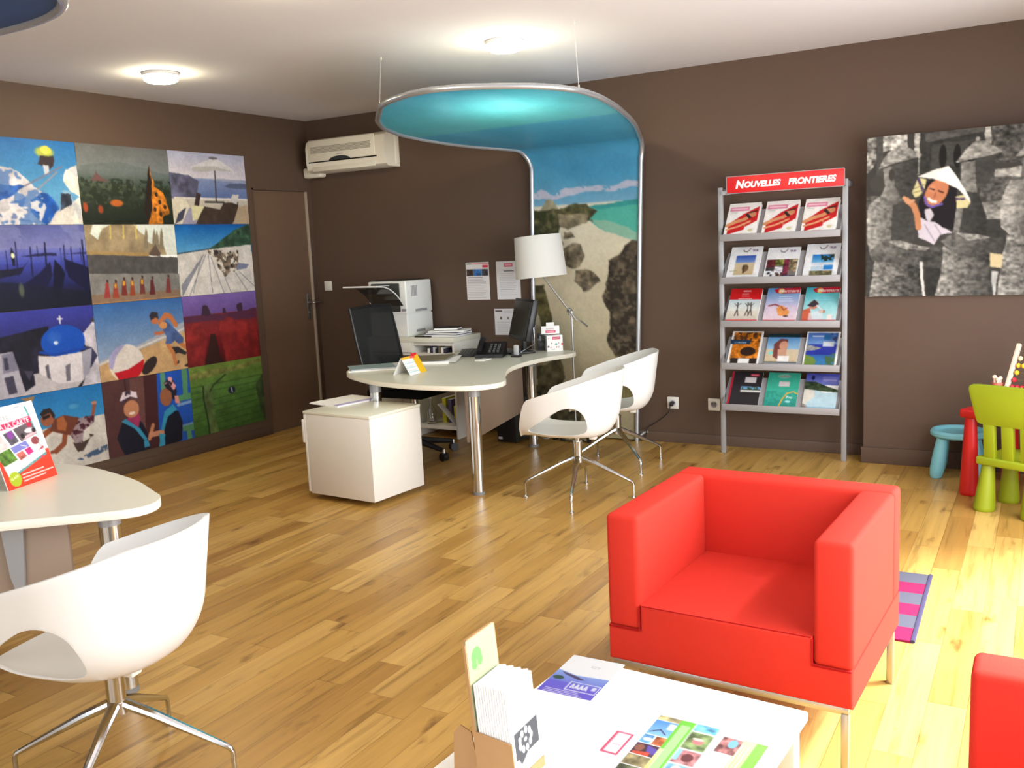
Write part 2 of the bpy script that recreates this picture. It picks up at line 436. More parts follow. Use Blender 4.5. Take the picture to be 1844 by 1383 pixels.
def pic_temple_dusk():
    p = Pic(PW, PH).warp(0.012); c = crop(lambda x, y: (x-15-.106*(y-70))/738, lambda x, y: (y-70)/612)
    p.grad(0, .32, (98, 100, 100), (118, 124, 124)); p.grad(.32, .5, (105, 115, 115), (62, 74, 66)); p.grad(.5, 1, (58, 68, 56), (24, 28, 22))
    p.poly(c((60, 240), (180, 215), (350, 195), (480, 215), (600, 240), (800, 290), (60, 300)), (96, 104, 104), .7)
    p.blot([(0, .42), (1, .42), (1, 1), (0, 1)], (32, 40, 28), 24, .5, 3, .8); p.blot([(0, .45), (1, .45), (1, .75), (0, .75)], (92, 98, 78), 30, .66, 5, .6)
    p.poly(c((180, 265), (190, 300), (275, 350), (140, 350), (170, 300)), (104, 72, 72))
    p.poly(c((597, 210), (580, 330), (570, 470), (560, 580), (600, 682), (640, 682), (630, 350)), (38, 30, 26))
    p.poly(c((600, 215), (640, 370), (720, 430), (770, 560), (775, 600), (720, 620), (718, 682), (595, 682), (625, 560), (615, 330)), (196, 118, 38), tex=.35, f=26)
    for q in ((690, 500), (660, 440), (735, 540), (650, 560), (700, 600)): p.ell(*c(q)[0], .018, .03, (52, 34, 24))
    p.ell(*c((335, 515))[0], .08, .05, (190, 98, 40), .9, soft=.5); p.ell(*c((98, 550))[0], .028, .07, (170, 72, 36), .9, soft=.5); p.ell(*c((212, 565))[0], .03, .06, (150, 66, 38), .9, soft=.5)
    return p
def pic_parasol():
    p = Pic(PW, PH).warp(0.005); c = crop(lambda x, y: (x-765-.1*(y-115))/610, lambda x, y: (y-115)/567)
    p.grad(0, .36, (165, 168, 192), (205, 198, 205)); p.grad(.36, .64, (128, 142, 180), (86, 104, 150)); p.grad(.64, 1, (190, 182, 170), (170, 158, 146))
    p.poly(c((760, 280), (930, 300), (1010, 345), (985, 480), (780, 480)), (92, 92, 116), tex=.25); p.poly(c((1080, 325), (1200, 312), (1400, 335), (1400, 345)), (150, 156, 180))
    p.poly(c((1210, 372), (1260, 350), (1400, 345), (1400, 392), (1250, 388)), (84, 92, 120))
    p.poly(c((820, 470), (1410, 470), (1412, 486), (820, 486)), (214, 208, 204))
    p.ell(*c((868, 585))[0], .13, .2, (206, 198, 178)); p.poly(c((850, 600), (910, 550), (890, 640), (830, 682)), (62, 62, 82))
    p.poly(c((930, 560), (975, 540), (1000, 682), (880, 682)), (142, 140, 164)); p.poly(c((950, 535), (1060, 540), (1050, 625), (965, 655)), (206, 200, 160))
    p.poly(c((1050, 540), (1180, 560), (1210, 510), (1330, 500), (1335, 600), (1280, 682), (985, 682)), (62, 50, 42), tex=.15)
    p.poly(c((990, 430), (1025, 440), (1010, 540), (975, 530)), (58, 44, 42)); p.poly(c((1280, 440), (1335, 440), (1320, 520), (1260, 500)), (196, 192, 190)); p.poly(c((1330, 540), (1420, 520), (1425, 682), (1290, 682)), (176, 156, 130))
    p.line(c((1133, 245), (1148, 500)), .016, (60, 56, 54)); p.line(c((1060, 505), (1210, 505)), .02, (64, 60, 58))
    p.poly(c((940, 232), (1000, 206), (1115, 155), (1160, 162), (1225, 200), (1320, 262), (1290, 270), (1215, 250), (1130, 252), (1030, 272), (955, 262)), (204, 202, 204))
    p.poly(c((950, 235), (1130, 215), (1290, 255), (1215, 250), (1130, 252), (1030, 272), (955, 262)), (168, 164, 160), .8); p.ell(*c((1118, 153))[0], .06, .02, (110, 106, 112))
    return p
def pic_gondolas():
    p = Pic(PW, PH).warp(0.006); c = crop(lambda x, y: (x+190-.05*(y-725))/820, lambda x, y: (y-725)/620)
    p.grad(0, .28, (82, 90, 150), (120, 122, 178)); p.grad(.28, .45, (104, 110, 180), (66, 76, 170)); p.grad(.45, .75, (58, 66, 156), (26, 30, 78)); p.grad(.75, 1, (30, 32, 74), (20, 24, 38))
    p.blot([(0, 0), (1, 0), (1, .3), (0, .3)], (126, 130, 178), 5, .58, 2, .5)
    p.poly(c((130, 955), (250, 935), (400, 935), (400, 955)), (36, 36, 80)); p.poly(c((440, 945), (640, 935), (640, 950)), (44, 46, 96))
    p.poly(c((-190, 1060), (60, 1040), (150, 1030), (190, 985), (120, 1080), (-190, 1130)), (26, 26, 52))
    p.poly(c((150, 1150), (260, 1080), (345, 1000), (360, 1100), (300, 1200), (200, 1200)), (22, 22, 60)); p.poly(c((370, 1060), (380, 980), (430, 1040), (460, 1100), (400, 1290), (350, 1300)), (18, 18, 46))
    p.poly(c((450, 980), (560, 1020), (660, 1060), (690, 1290), (480, 1120)), (22, 22, 56)); p.poly(c((-190, 1120), (80, 1140), (420, 1200), (690, 1240), (690, 1345), (-190, 1345)), (22, 25, 42), .7)
    for x, a, b, w in ((100, 850, 1090, .01), (205, 890, 1100, .012), (315, 860, 1130, .016), (460, 880, 1080, .011), (515, 890, 1020, .009), (608, 845, 1040, .016), (30, 910, 1040, .008), (255, 880, 960, .006), (430, 900, 1010, .006), (590, 900, 1000, .006), (-60, 890, 1060, .012)):
        p.line(c((x, a), (x+5, b)), w, (26, 26, 60))
    p.poly(c((60, 940), (68, 880), (90, 930), (88, 1020), (72, 1020)), (24, 26, 40)); p.ell(*c((77, 945))[0], .016, .03, (235, 235, 190)); p.ell(*c((122, 1195))[0], .03, .1, (92, 104, 84), .8, soft=.8)
    return p
def pic_monks():
    p = Pic(PW, PH).warp(0.006); c = crop(lambda x, y: (x-90-.105*(y-685))/728, lambda x, y: (y-685)/(650-60*(x-90)/728))
    p.grad(0, .42, (205, 212, 205), (215, 218, 210))
    p.poly(c((90, 685), (160, 685), (140, 760), (200, 810), (230, 720), (300, 685), (470, 685), (520, 740), (560, 770), (600, 830), (640, 850), (680, 850), (720, 830), (750, 930), (120, 925)), (150, 132, 104), tex=.15, f=9)
    for x, y in ((575, 710), (645, 715), (668, 730), (705, 710)): p.poly(c((x, y), (x+14, y+60), (x+20, 880), (x-18, 880), (x-12, y+60)), (128, 116, 96))
    for x in (290, 392, 492): p.line(c((x, 685), (x+4, 800)), .014, (206, 184, 96))
    p.poly(c((590, 930), (655, 845), (700, 920), (690, 945)), (92, 76, 66)); p.poly(c((110, 895), (600, 915), (600, 945), (120, 925)), (160, 132, 86))
    p.poly(c((100, 925), (850, 950), (850, 1085), (110, 1085)), (78, 76, 76), tex=.12, f=20); p.poly(c((110, 1080), (860, 1080), (870, 1235), (140, 1265)), (128, 126, 122), tex=.08)
    p.poly(c((130, 1255), (865, 1210), (880, 1290), (150, 1345)), (134, 110, 90)); p.line(c((160, 1325), (865, 1265)), .012, (176, 132, 84))
    for i, (x, y) in enumerate(((270, 1205), (335, 1205), (400, 1185), (465, 1185), (545, 1172), (628, 1178), (765, 1165))):
        col = ((150, 58, 56), (150, 66, 50), (120, 50, 44), (146, 70, 44), (110, 56, 50), (96, 42, 44), (122, 58, 56))[i]
        p.poly(c((x-14, y-48), (x+10, y-50), (x+26, y+70), (x-22, y+72)), col); p.ell(*c((x, y-64))[0], .012, .022, (70, 46, 36))
        if i in (1, 2, 3, 4): p.poly(c((x-10, y-44), (x+6, y-44), (x+8, y-10), (x-10, y-10)), (206, 156, 50))
    return p
def pic_dog_sled():
    p = Pic(PW, PH).warp(0.008); c = crop(lambda x, y: (x-825-.075*(y-685))/600, lambda x, y: (y-685)/(590-45*(x-825)/600))
    p.grad(0, .42, (14, 84, 158), (96, 164, 208)); p.grad(.42, 1, (214, 208, 202), (196, 190, 184))
    p.poly(c((820, 925), (1080, 890), (1430, 850), (1470, 1280), (860, 1290)), (212, 206, 200), tex=.06, f=18)
    p.poly(c((1080, 890), (1130, 855), (1220, 785), (1290, 735), (1425, 682), (1440, 850)), (52, 78, 60), tex=.35, f=22); p.line(c((835, 925), (1090, 885)), .012, (50, 70, 84))
    for a, b in (((1045, 930), (880, 1260)), ((1060, 930), (930, 1270)), ((1080, 930), (1110, 1240)), ((1100, 950), (1200, 1240)), ((1030, 940), (960, 1240)), ((1180, 1040), (1260, 1240)), ((1330, 1070), (1460, 1190)), ((1300, 1080), (1400, 1230))): p.line(c(a, b), .008, (124, 122, 132))
    p.poly(c((1030, 950), (1000, 1020), (880, 1270), (870, 1180)), (116, 118, 134), .8)
    p.poly(c((1300, 1000), (1415, 1010), (1390, 1045), (1310, 1060)), (120, 126, 150)); p.poly(c((1075, 880), (1200, 920), (1325, 900), (1320, 1000), (1290, 1080), (1270, 1060), (1240, 1085), (1215, 1110), (1190, 1070), (1160, 1040), (1140, 960), (1080, 920)), (112, 98, 84), tex=.5, f=26)
    p.blot(c((1080, 890), (1325, 900), (1310, 1060), (1200, 1100), (1140, 1000)), (216, 208, 196), 24, .58, 4); p.blot(c((1080, 890), (1325, 900), (1310, 1040), (1150, 1000)), (48, 42, 42), 28, .62, 9)
    return p
def pic_blue_dome():
    p = Pic(PW, PH).warp(0.003); c = crop(lambda x, y: (x+45-.1*(y-60))/775, lambda x, y: (y-90+.06*x)/(645))
    p.grad(0, .35, (58, 62, 158), (44, 46, 110)); p.grad(.35, 1, (34, 34, 52), (28, 26, 36))
    p.poly(c((-40, 290), (120, 260), (300, 220), (400, 200), (330, 700), (-40, 760)), (32, 30, 46), tex=.3)
    p.poly(c((640, 290), (720, 190), (735, 140), (765, 90), (800, 300), (840, 700), (640, 700), (720, 500), (680, 400)), (196, 190, 200), tex=.12)
    p.poly(c((700, 180), (735, 145), (740, 190)), (60, 56, 60)); p.poly(c((660, 370), (720, 390), (765, 460), (710, 560)), (54, 54, 84))
    p.ell(*c((505, 330))[0], .21, .205, (24, 78, 178)); p.ell(*c((440, 300))[0], .08, .1, (70, 120, 205), .5, soft=1.); p.ell(*c((450, 335))[0], .02, .022, (206, 222, 240))
    p.poly(c((322, 425), (445, 440), (640, 420), (720, 395), (705, 590), (590, 715), (460, 655), (330, 600)), (214, 208, 212)); p.poly(c((640, 420), (720, 398), (705, 590), (655, 640)), (158, 156, 170))
    p.poly(c((325, 405), (440, 440), (670, 400), (665, 380), (440, 415), (340, 390)), (26, 66, 160)); p.poly(c((290, 560), (330, 560), (470, 655), (640, 655), (590, 725), (90, 790), (300, 645)), (186, 180, 184))
    p.poly(c((372, 510), (395, 495), (412, 615), (385, 600)), (96, 92, 106)); p.poly(c((520, 520), (555, 505), (555, 640), (525, 645)), (110, 106, 118))
    p.line(c((478, 130), (482, 185)), .014, (220, 220, 230)); p.line(c((462, 150), (496, 150)), .012, (220, 220, 230))
    p.poly(c((-40, 400), (150, 380), (235, 700), (60, 790), (-40, 800)), (172, 168, 180)); p.poly(c((75, 400), (150, 385), (190, 520), (85, 540)), (124, 122, 142))
    for q in (((0, 430), (35, 425), (45, 530), (5, 530)), ((85, 425), (112, 420), (125, 510), (98, 515)), ((90, 570), (150, 560), (180, 690), (120, 700)), ((225, 530), (290, 540), (260, 610))): p.poly(c(*q), (62, 60, 78))
    p.poly(c((-10, 380), (20, 290), (60, 370)), (40, 50, 120)); p.line(c((15, 240), (18, 285)), .012, (200, 200, 215))
    return p
def pic_beach_ball():
    p = Pic(PW, PH).warp(0.004); c = crop(lambda x, y: (x-10-.065*(y-35))/738, lambda x, y: (y-35+30*(x-10)/738)/(662-60*(x-10)/738))
    p.grad(0, .6, (52, 98, 160), (128, 150, 182)); p.grad(.6, 1, (128, 150, 182), (140, 158, 185))
    p.poly(c((0, 560), (330, 425), (770, 260), (830, 600), (0, 740)), (196, 158, 112), tex=.08); p.poly(c((0, 530), (330, 400), (770, 205), (775, 285), (330, 440), (0, 560)), (160, 164, 176)); p.line(c((20, 550), (330, 425), (775, 262)), .02, (208, 200, 190))
    p.ell(*c((445, 565))[0], .13, .065, (48, 38, 38), rot=-.95); p.ell(*c((258, 535))[0], .19, .245, (214, 204, 196))
    m = ((p.X-c((258, 535))[0][0])/.19)**2+((p.Y-c((258, 535))[0][1])/.245)**2 < 1
    for poly, col in ((c((100, 640), (165, 612), (270, 590), (400, 508), (400, 720), (180, 720)), (186, 26, 40)), (c((100, 380), (260, 372), (180, 470), (145, 590), (100, 560)), (160, 154, 190)), (c((105, 560), (145, 590), (200, 690), (100, 690)), (220, 208, 180))):
        p.put((p.pmask(poly) & m).astype(float), col)
    p.poly(c((640, 420), (700, 420), (780, 470), (760, 490), (700, 470), (660, 480)), (48, 44, 48)); p.poly(c((745, 580), (800, 545), (800, 595)), (48, 42, 40)); p.poly(c((662, 570), (700, 530), (708, 550), (680, 575)), (44, 40, 40))
    p.line(c((545, 215), (600, 150), (640, 165), (685, 235)), .05, (190, 112, 66)); p.line(c((590, 285), (550, 300), (505, 300)), .032, (186, 106, 66)); p.line(c((610, 400), (655, 470), (672, 560)), .042, (190, 118, 70)); p.line(c((720, 390), (795, 440)), .045, (180, 110, 66))
    p.poly(c((540, 215), (590, 195), (620, 210), (750, 345), (745, 385), (700, 395), (670, 365), (640, 395), (585, 392), (600, 335)), (72, 92, 140), tex=.15); p.ell(*c((575, 235))[0], .045, .05, (206, 140, 84))
    p.ell(*c((500, 180))[0], .044, .07, (184, 108, 68)); p.poly(c((458, 150), (480, 115), (530, 125), (538, 180), (510, 165), (470, 190)), (50, 44, 50))
    return p
def pic_red_valley():
    p = Pic(PW, PH).warp(0.015); c = crop(lambda x, y: (x-745-.09*y)/648, lambda x, y: (y+10*(x-745)/648)/(592-85*(x-745)/648))
    p.grad(0, .28, (122, 98, 168), (104, 78, 140)); p.grad(.28, .6, (120, 46, 52), (128, 34, 36)); p.grad(.6, 1, (112, 26, 30), (70, 16, 20))
    p.poly(c((760, 170), (910, 160), (1100, 160), (1400, 120), (1400, 200), (760, 215)), (84, 44, 66))
    for q in (((915, 85), (955, 80), (980, 130), (985, 165), (910, 165)), ((1215, 85), (1265, 80), (1272, 140), (1225, 145)), ((1090, 115), (1110, 110), (1118, 150), (1085, 150))): p.poly(c(*q), (62, 42, 58))
    p.poly(c((780, 260), (890, 215), (960, 320), (940, 560), (790, 590)), (142, 44, 42), .7, tex=.2); p.poly(c((1060, 230), (1120, 175), (1400, 260), (1430, 500), (1120, 560)), (146, 44, 42), .7, tex=.2)
    p.poly(c((985, 310), (1025, 310), (1060, 470), (1110, 560), (930, 570), (965, 460)), (46, 28, 24), .9)
    return p
def pic_beach_man():
    p = Pic(PW, PH).warp(0.006); c = crop(lambda x, y: (x-30-.12*(y-690))/815, lambda x, y: (y-800+.13*x)/(650))
    p.grad(0, .5, (30, 108, 172), (58, 138, 190)); p.grad(.5, 1, (206, 200, 192), (196, 190, 182)); p.poly(c((0, 1090), (350, 1045), (880, 945), (920, 1380), (0, 1480)), (202, 196, 188), tex=.05)
    p.ell(*c((620, 870))[0], .06, .04, (120, 180, 210), .5, soft=1.); p.poly(c((220, 790), (330, 775), (300, 830)), (150, 116, 76))
    p.blot(c((650, 1300), (760, 1250), (900, 1200), (900, 1260), (700, 1310)), (70, 92, 120), 20, .42, 6); p.poly(c((620, 1160), (690, 1170), (790, 1115), (740, 1100), (760, 1130), (700, 1235), (660, 1240)), (70, 54, 50))
    p.line(c((775, 960), (790, 850)), .034, (142, 82, 58)); p.ell(*c((785, 850))[0], .03, .02, (176, 128, 106))
    p.line(c((450, 1040), (380, 1090)), .05, (140, 76, 46)); p.line(c((560, 1050), (550, 1160), (490, 1215)), .048, (136, 74, 48)); p.line(c((500, 1215), (455, 1220)), .03, (130, 72, 52))
    p.poly(c((470, 960), (540, 935), (660, 960), (680, 1050), (600, 1100), (500, 1070), (440, 1050)), (104, 56, 40)); p.poly(c((490, 960), (540, 940), (570, 1000), (560, 1060), (500, 1050)), (158, 92, 54))
    p.poly(c((600, 1100), (660, 975), (720, 955), (790, 955), (785, 1005), (700, 1075), (700, 1165), (640, 1170)), (150, 132, 136)); p.blot(c((600, 1100), (660, 975), (720, 955), (790, 955), (785, 1005), (700, 1075), (700, 1165), (640, 1170)), (70, 30, 44), 24, .52, 3)
    p.ell(*c((420, 960))[0], .062, .085, (150, 88, 62)); p.poly(c((362, 920), (390, 880), (440, 872), (478, 930), (470, 960), (440, 910), (380, 935)), (40, 34, 36)); p.poly(c((378, 940), (440, 920), (440, 945), (390, 965)), (26, 22, 26))
    return p
def pic_two_women():
    p = Pic(PW, PH).warp(0.006); c = crop(lambda x, y: (x-60-.105*(y-715))/748, lambda x, y: (y-715+115*(x-60)/748)/(648-65*(x-60)/748))
    p.a[:] = (80, 50, 50); p.poly(c((280, 690), (400, 670), (430, 1300), (330, 1330)), (100, 66, 62)); p.poly(c((400, 670), (510, 650), (560, 1290), (430, 1300)), (66, 36, 38)); p.line(c((245, 690), (290, 1330)), .01, (44, 24, 26))
    p.poly(c((510, 645), (830, 590), (880, 1200), (540, 1290)), (34, 80, 172)); p.poly(c((540, 640), (580, 632), (600, 900), (560, 900)), (84, 140, 110))
    for q in (((730, 600), (780, 595), (790, 820), (745, 820)), ((690, 830), (830, 800), (835, 850), (690, 880)), ((740, 1080), (850, 1050), (860, 1110), (745, 1120)), ((780, 1110), (820, 1105), (830, 1200), (785, 1210))): p.poly(c(*q), (82, 136, 96))
    p.line(c((700, 905), (835, 870)), .03, (120, 150, 190)); p.line(c((740, 1075), (850, 1045)), .02, (110, 140, 180))
    p.poly(c((185, 1180), (225, 1050), (330, 1010), (390, 1050), (430, 1130), (455, 1270), (250, 1325), (215, 1250)), (26, 28, 42)); p.poly(c((220, 1040), (260, 1015), (350, 1070), (430, 1180), (415, 1205), (330, 1100)), (54, 140, 176)); p.poly(c((260, 1020), (350, 940), (372, 1010), (360, 1090)), (150, 50, 92))
    p.ell(*c((300, 935))[0], .085, .115, (186, 126, 92)); p.ell(*c((305, 970))[0], .035, .02, (232, 214, 196)); p.poly(c((215, 870), (230, 810), (280, 785), (335, 805), (350, 860), (300, 835), (240, 880), (235, 900)), (66, 50, 66)); p.blot(c((205, 870), (225, 800), (280, 780), (340, 800), (350, 850), (290, 830), (220, 870)), (222, 206, 214), 22, .45, 2)
    p.poly(c((540, 1270), (565, 1080), (640, 950), (700, 955), (740, 1040), (735, 1190), (660, 1225), (600, 1255)), (26, 28, 42)); p.poly(c((530, 1270), (545, 1120), (580, 960), (650, 900), (690, 940), (610, 1000), (575, 1120), (590, 1260)), (54, 144, 178))
    p.ell(*c((592, 840))[0], .072, .125, (148, 92, 64)); p.poly(c((570, 730), (600, 690), (660, 700), (690, 790), (680, 870), (650, 860), (640, 800), (600, 770)), (36, 32, 46)); p.blot(c((570, 740), (590, 680), (640, 675), (690, 760), (670, 800), (610, 720)), (222, 156, 160), 24, .47, 5); p.poly(c((670, 830), (700, 825), (712, 890), (670, 890)), (212, 138, 132))
    p.line(c((450, 1180), (480, 1070)), .04, (186, 124, 90)); p.line(c((460, 1150), (560, 1130)), .05, (196, 136, 106)); p.poly(c((400, 1200), (440, 1190), (452, 1240), (410, 1255)), (54, 140, 178)); p.poly(c((530, 1140), (585, 1140), (580, 1190), (540, 1195)), (54, 150, 184))
    return p
def pic_green_fields():
    p = Pic(PW, PH).warp(0.012); c = crop(lambda x, y: (x-815-.09*(y-590))/615, lambda x, y: (y-590+95*(x-815)/615)/(592-45*(x-815)/615))
    p.grad(0, .3, (104, 124, 52), (84, 118, 52)); p.grad(.3, 1, (82, 118, 54), (58, 92, 42)); n = p.noise(10, 3, seed=4)
    p.a *= (.8+.4*n)[..., None]
    p.poly(c((820, 650), (1000, 605), (1150, 590), (1430, 510), (1440, 545), (1100, 640), (830, 705)), (120, 118, 64), .8, tex=.3)
    for i in range(9): p.line(c((980 if i > 1 else 830, 760+i*52), (1440, 650+i*50)), .007, (44, 66, 34), .8)
    for i in range(6): p.line(c((840, 800+i*62), (950, 770+i*62)), .007, (46, 70, 34), .7)
    p.poly(c((930, 740), (990, 730), (1010, 820), (1030, 1000), (1060, 1140), (990, 1150), (970, 950), (930, 850)), (88, 108, 62), tex=.2); p.line(c((985, 790), (1010, 740), (1110, 650)), .016, (38, 54, 30)); p.line(c((930, 750), (935, 850), (965, 1000), (985, 1140)), .02, (38, 52, 32)); p.poly(c((1370, 740), (1440, 640), (1480, 1040), (1440, 1020), (1400, 880)), (58, 74, 44), tex=.25)
    p.ell(*c((1165, 780))[0], .05, .052, (34, 36, 58)); p.line(c((1160, 760), (1170, 795)), .014, (190, 196, 206))
    return p
def gain(p, g): p.a = np.clip(p.a*g, 0, 255); return p

BV0, BV1 = 283., 797.   # rows of the panel's top and foot on the print
def pic_banner():
    w, h, vc = 100, 380, .36
    p = Pic(w, h).warp(.03, 7); B = lambda y: vc+(1-vc)*(y/2.711+310-BV0)/(BV1-BV0)
    c = crop(lambda x, y: (x-65)/495, lambda x, y: B(y))
    p.grad(0, vc*.6, (58, 142, 188), (84, 178, 196)); p.grad(vc*.6, B(0), (66, 156, 200), (84, 166, 206)); p.grad(B(0), B(130), (84, 166, 206), (126, 182, 214))  # canopy middle greener: the ceiling lamp's glow through the cloth, painted in
    n = p.noise(4, 3, fy=8, seed=8); m = np.clip((n-.5)*4, 0, 1)*(p.Y < vc*.9); p.put(m, (110, 176, 206), .35)
    p.grad(B(125), B(520), (232, 226, 206), (216, 204, 174)); p.grad(B(520), 1.0001, (216, 204, 174), (172, 160, 126))
    p.blot(c((60, 55), (110, 40), (150, 70), (230, 35), (350, 48), (480, 45), (570, 30), (570, 62), (400, 75), (280, 78), (150, 92), (60, 92)), (214, 208, 226), 16, .3, 2, .9)
    p.poly(c((330, 140), (450, 130), (565, 122), (565, 335), (430, 290), (340, 215)), (84, 186, 168)); p.poly(c((330, 140), (565, 118), (565, 150), (370, 160)), (58, 160, 158)); p.poly(c((340, 205), (440, 230), (565, 290), (565, 340), (420, 285)), (160, 196, 172), .8)
    p.poly(c((95, 150), (115, 125), (130, 95), (165, 95), (185, 130), (195, 160)), (166, 158, 130), tex=.2); p.poly(c((60, 150), (200, 150), (250, 128), (320, 133), (372, 168), (340, 210), (250, 225), (210, 230), (190, 290), (130, 300), (60, 305)), (84, 82, 54), tex=.45, f=22); p.poly(c((190, 175), (340, 180), (330, 215), (240, 250), (205, 230)), (146, 134, 108), tex=.3, f=18)
    p.blot(c((60, 160), (180, 150), (200, 260), (120, 300), (60, 300)), (52, 60, 28), 26, .5, 7)
    for q in (((225, 265), (260, 260), (278, 288), (220, 296)), ((222, 340), (255, 318), (300, 325), (320, 380), (300, 430), (270, 450), (215, 435), (195, 360)), ((270, 460), (320, 450), (355, 465), (380, 525), (340, 560), (300, 570), (262, 510)), ((190, 310), (215, 312), (216, 330), (195, 330)), ((340, 205), (355, 208), (350, 222))):
        p.poly(c(*q), (122, 110, 90), tex=.4, f=26, seed=len(q))
    p.poly(c((60, 530), (115, 530), (140, 620), (160, 700), (165, 745), (120, 770), (90, 700), (60, 650)), (96, 90, 58), tex=.4, f=20); p.poly(c((80, 960), (150, 930), (205, 925), (225, 1010), (190, 1060), (80, 1060)), (104, 98, 74), tex=.35, f=18); p.poly(c((60, 1060), (190, 1050), (300, 1170), (290, 1240), (60, 1240)), (90, 84, 62), tex=.4, f=18)
    big = c((490, 345), (520, 325), (570, 330), (570, 900), (450, 895), (418, 800), (426, 700), (404, 600), (405, 540), (418, 470), (415, 410), (470, 380))
    p.poly(big, (82, 72, 58), tex=.5, f=18, seed=9); p.blot(big, (48, 42, 34), 14, .55, 12, .8); p.blot(big, (120, 108, 88), 26, .66, 5, .6)
    p.poly(c((440, 1000), (565, 950), (565, 1130), (470, 1120)), (108, 104, 60), .7, tex=.3); p.poly(c((570, 900), (570, 880), (445, 880), (455, 930), (480, 1000), (565, 1010)), (92, 88, 56), .6, tex=.3)
    p.soft(1, .04)
    return p, vc
def pic_statues():
    p = Pic(230, 173).warp(.006, 16); c = crop(lambda x, y: (x-85)/1835, lambda x, y: (y-118+.05*(x-85))/1195)
    p.a[:] = (58, 56, 53)
    fine = p.noise(70, 2, seed=3); mid = p.noise(26, 3, seed=5)
    def G(q, g, t=.14, s=0, f=20, g2=None):
        """stone shape, grey g on its left side running to g2 on its right"""
        q = c(*q); m = p.pmask(q).astype(float); xs = [v[0] for v in q]; k = np.clip((p.X-min(xs))/(max(xs)-min(xs)+1e-6), 0, 1)
        base = g+((g2 if g2 is not None else g)-g)*k; base = base*(1+t*2.2*(fine-.5)+t*1.6*(mid-.5)); col = np.stack([base, base*.985, base*.94], -1)
        mm = m[..., None]; p.a = p.a*(1-mm)+col*mm
    G(((85, 130), (170, 120), (170, 300), (85, 400)), 120, .6); G(((225, 110), (415, 100), (420, 210), (330, 200), (225, 230)), 160, .5); G(((470, 90), (512, 85), (510, 400), (490, 400), (470, 230)), 150, .4); G(((170, 115), (225, 110), (230, 420), (170, 420)), 70)
    G(((510, 85), (990, 50), (1000, 160), (980, 520), (510, 420)), 48, .2); G(((545, 110), (990, 65), (990, 110), (560, 165)), 76, .2); G(((600, 180), (930, 160), (900, 330), (600, 360)), 62)
    for x in (690, 800, 900): p.ell(*c((x, 270))[0], .016, .07, (28, 27, 26))
    G(((1000, 50), (1040, 45), (1045, 190), (1000, 180)), 150, .3); G(((1050, 45), (1300, 30), (1300, 330), (1070, 320)), 72, .5); G(((1080, 370), (1300, 350), (1300, 420), (1075, 425)), 150, .3); G(((980, 430), (1300, 420), (1300, 600), (980, 600)), 78, .4); G(((990, 600), (1170, 590), (1160, 720), (1000, 720)), 118, .3); G(((990, 720), (1170, 720), (1170, 960), (990, 960)), 52)
    G(((1270, 30), (1920, 0), (1920, 1310), (1270, 1310)), 76, .45)
    p.ell(*c((180, 460))[0], .035, .05, (64, 62, 58)); G(((85, 560), (200, 540), (200, 640), (85, 700)), 74, .4); G(((85, 700), (130, 900), (150, 1320), (85, 1320)), 58, .3)
    # left statue: head, hat, body, sleeve
    G(((228, 345), (300, 330), (320, 480), (380, 570), (200, 570), (245, 480)), 138, .2, g2=84); G(((290, 335), (500, 262), (495, 400), (455, 470), (385, 565), (330, 500)), 72, .2, g2=52); p.ell(*c((292, 395))[0], .013, .036, (58, 56, 52))
    G(((110, 620), (190, 550), (380, 560), (460, 680), (480, 850), (430, 1050), (130, 1030), (95, 900), (92, 740)), 146, .35, g2=50); G(((400, 590), (470, 700), (480, 880), (300, 900), (300, 620)), 62, .15)
    G(((120, 960), (250, 870), (330, 885), (520, 925), (700, 905), (720, 1000), (690, 1085), (500, 1060), (300, 1080), (130, 1035)), 96, .3, g2=62); G(((270, 890), (330, 878), (520, 918), (600, 925), (560, 950), (400, 945)), 140, .4)
    G(((160, 1040), (480, 1055), (540, 1090), (550, 1320), (115, 1320)), 142, .45, g2=52); G(((570, 1080), (700, 1080), (680, 1320), (580, 1320)), 46, .2); p.poly(c((525, 1035), (548, 1035), (578, 1320), (555, 1320)), (200, 198, 194))
    G(((190, 345), (230, 270), (300, 205), (340, 188), (420, 200), (530, 255), (520, 268), (370, 300)), 150, .35, g2=118)
    # middle statue
    G(((830, 320), (960, 300), (950, 480), (960, 560), (850, 520), (825, 450)), 132, .25, g2=96); G(((940, 300), (1090, 260), (1085, 380), (1050, 440), (1000, 500), (950, 500)), 60, .15); G(((850, 520), (970, 530), (1030, 700), (1040, 850), (700, 850), (790, 660)), 66, .2, g2=44); G(((790, 640), (850, 640), (830, 820), (780, 820)), 120, .3)
    G(((690, 880), (800, 815), (1060, 840), (1180, 850), (1175, 950), (1000, 970), (820, 985)), 100, .3, g2=54); G(((800, 815), (950, 822), (1070, 850), (900, 872)), 132, .35); G(((710, 910), (830, 980), (1060, 970), (1090, 1320), (640, 1320), (700, 1100)), 136, .4, g2=54)
    G(((790, 320), (860, 230), (940, 165), (990, 165), (1140, 250), (1060, 270), (880, 300)), 150, .3, g2=112); p.ell(*c((950, 155))[0], .009, .012, (140, 138, 132))
    # right statues
    G(((1130, 600), (1190, 450), (1290, 440), (1400, 560), (1420, 830), (1200, 830), (1140, 780)), 156, .3, g2=70); G(((1270, 300), (1390, 260), (1380, 430), (1290, 450)), 110, g2=60); G(((1225, 285), (1290, 220), (1350, 190), (1480, 270)), 146, .3); G(((1180, 830), (1420, 830), (1460, 1320), (1110, 1320)), 140, .45, g2=60); G(((1260, 740), (1300, 730), (1480, 800), (1470, 870), (1290, 830)), 84)
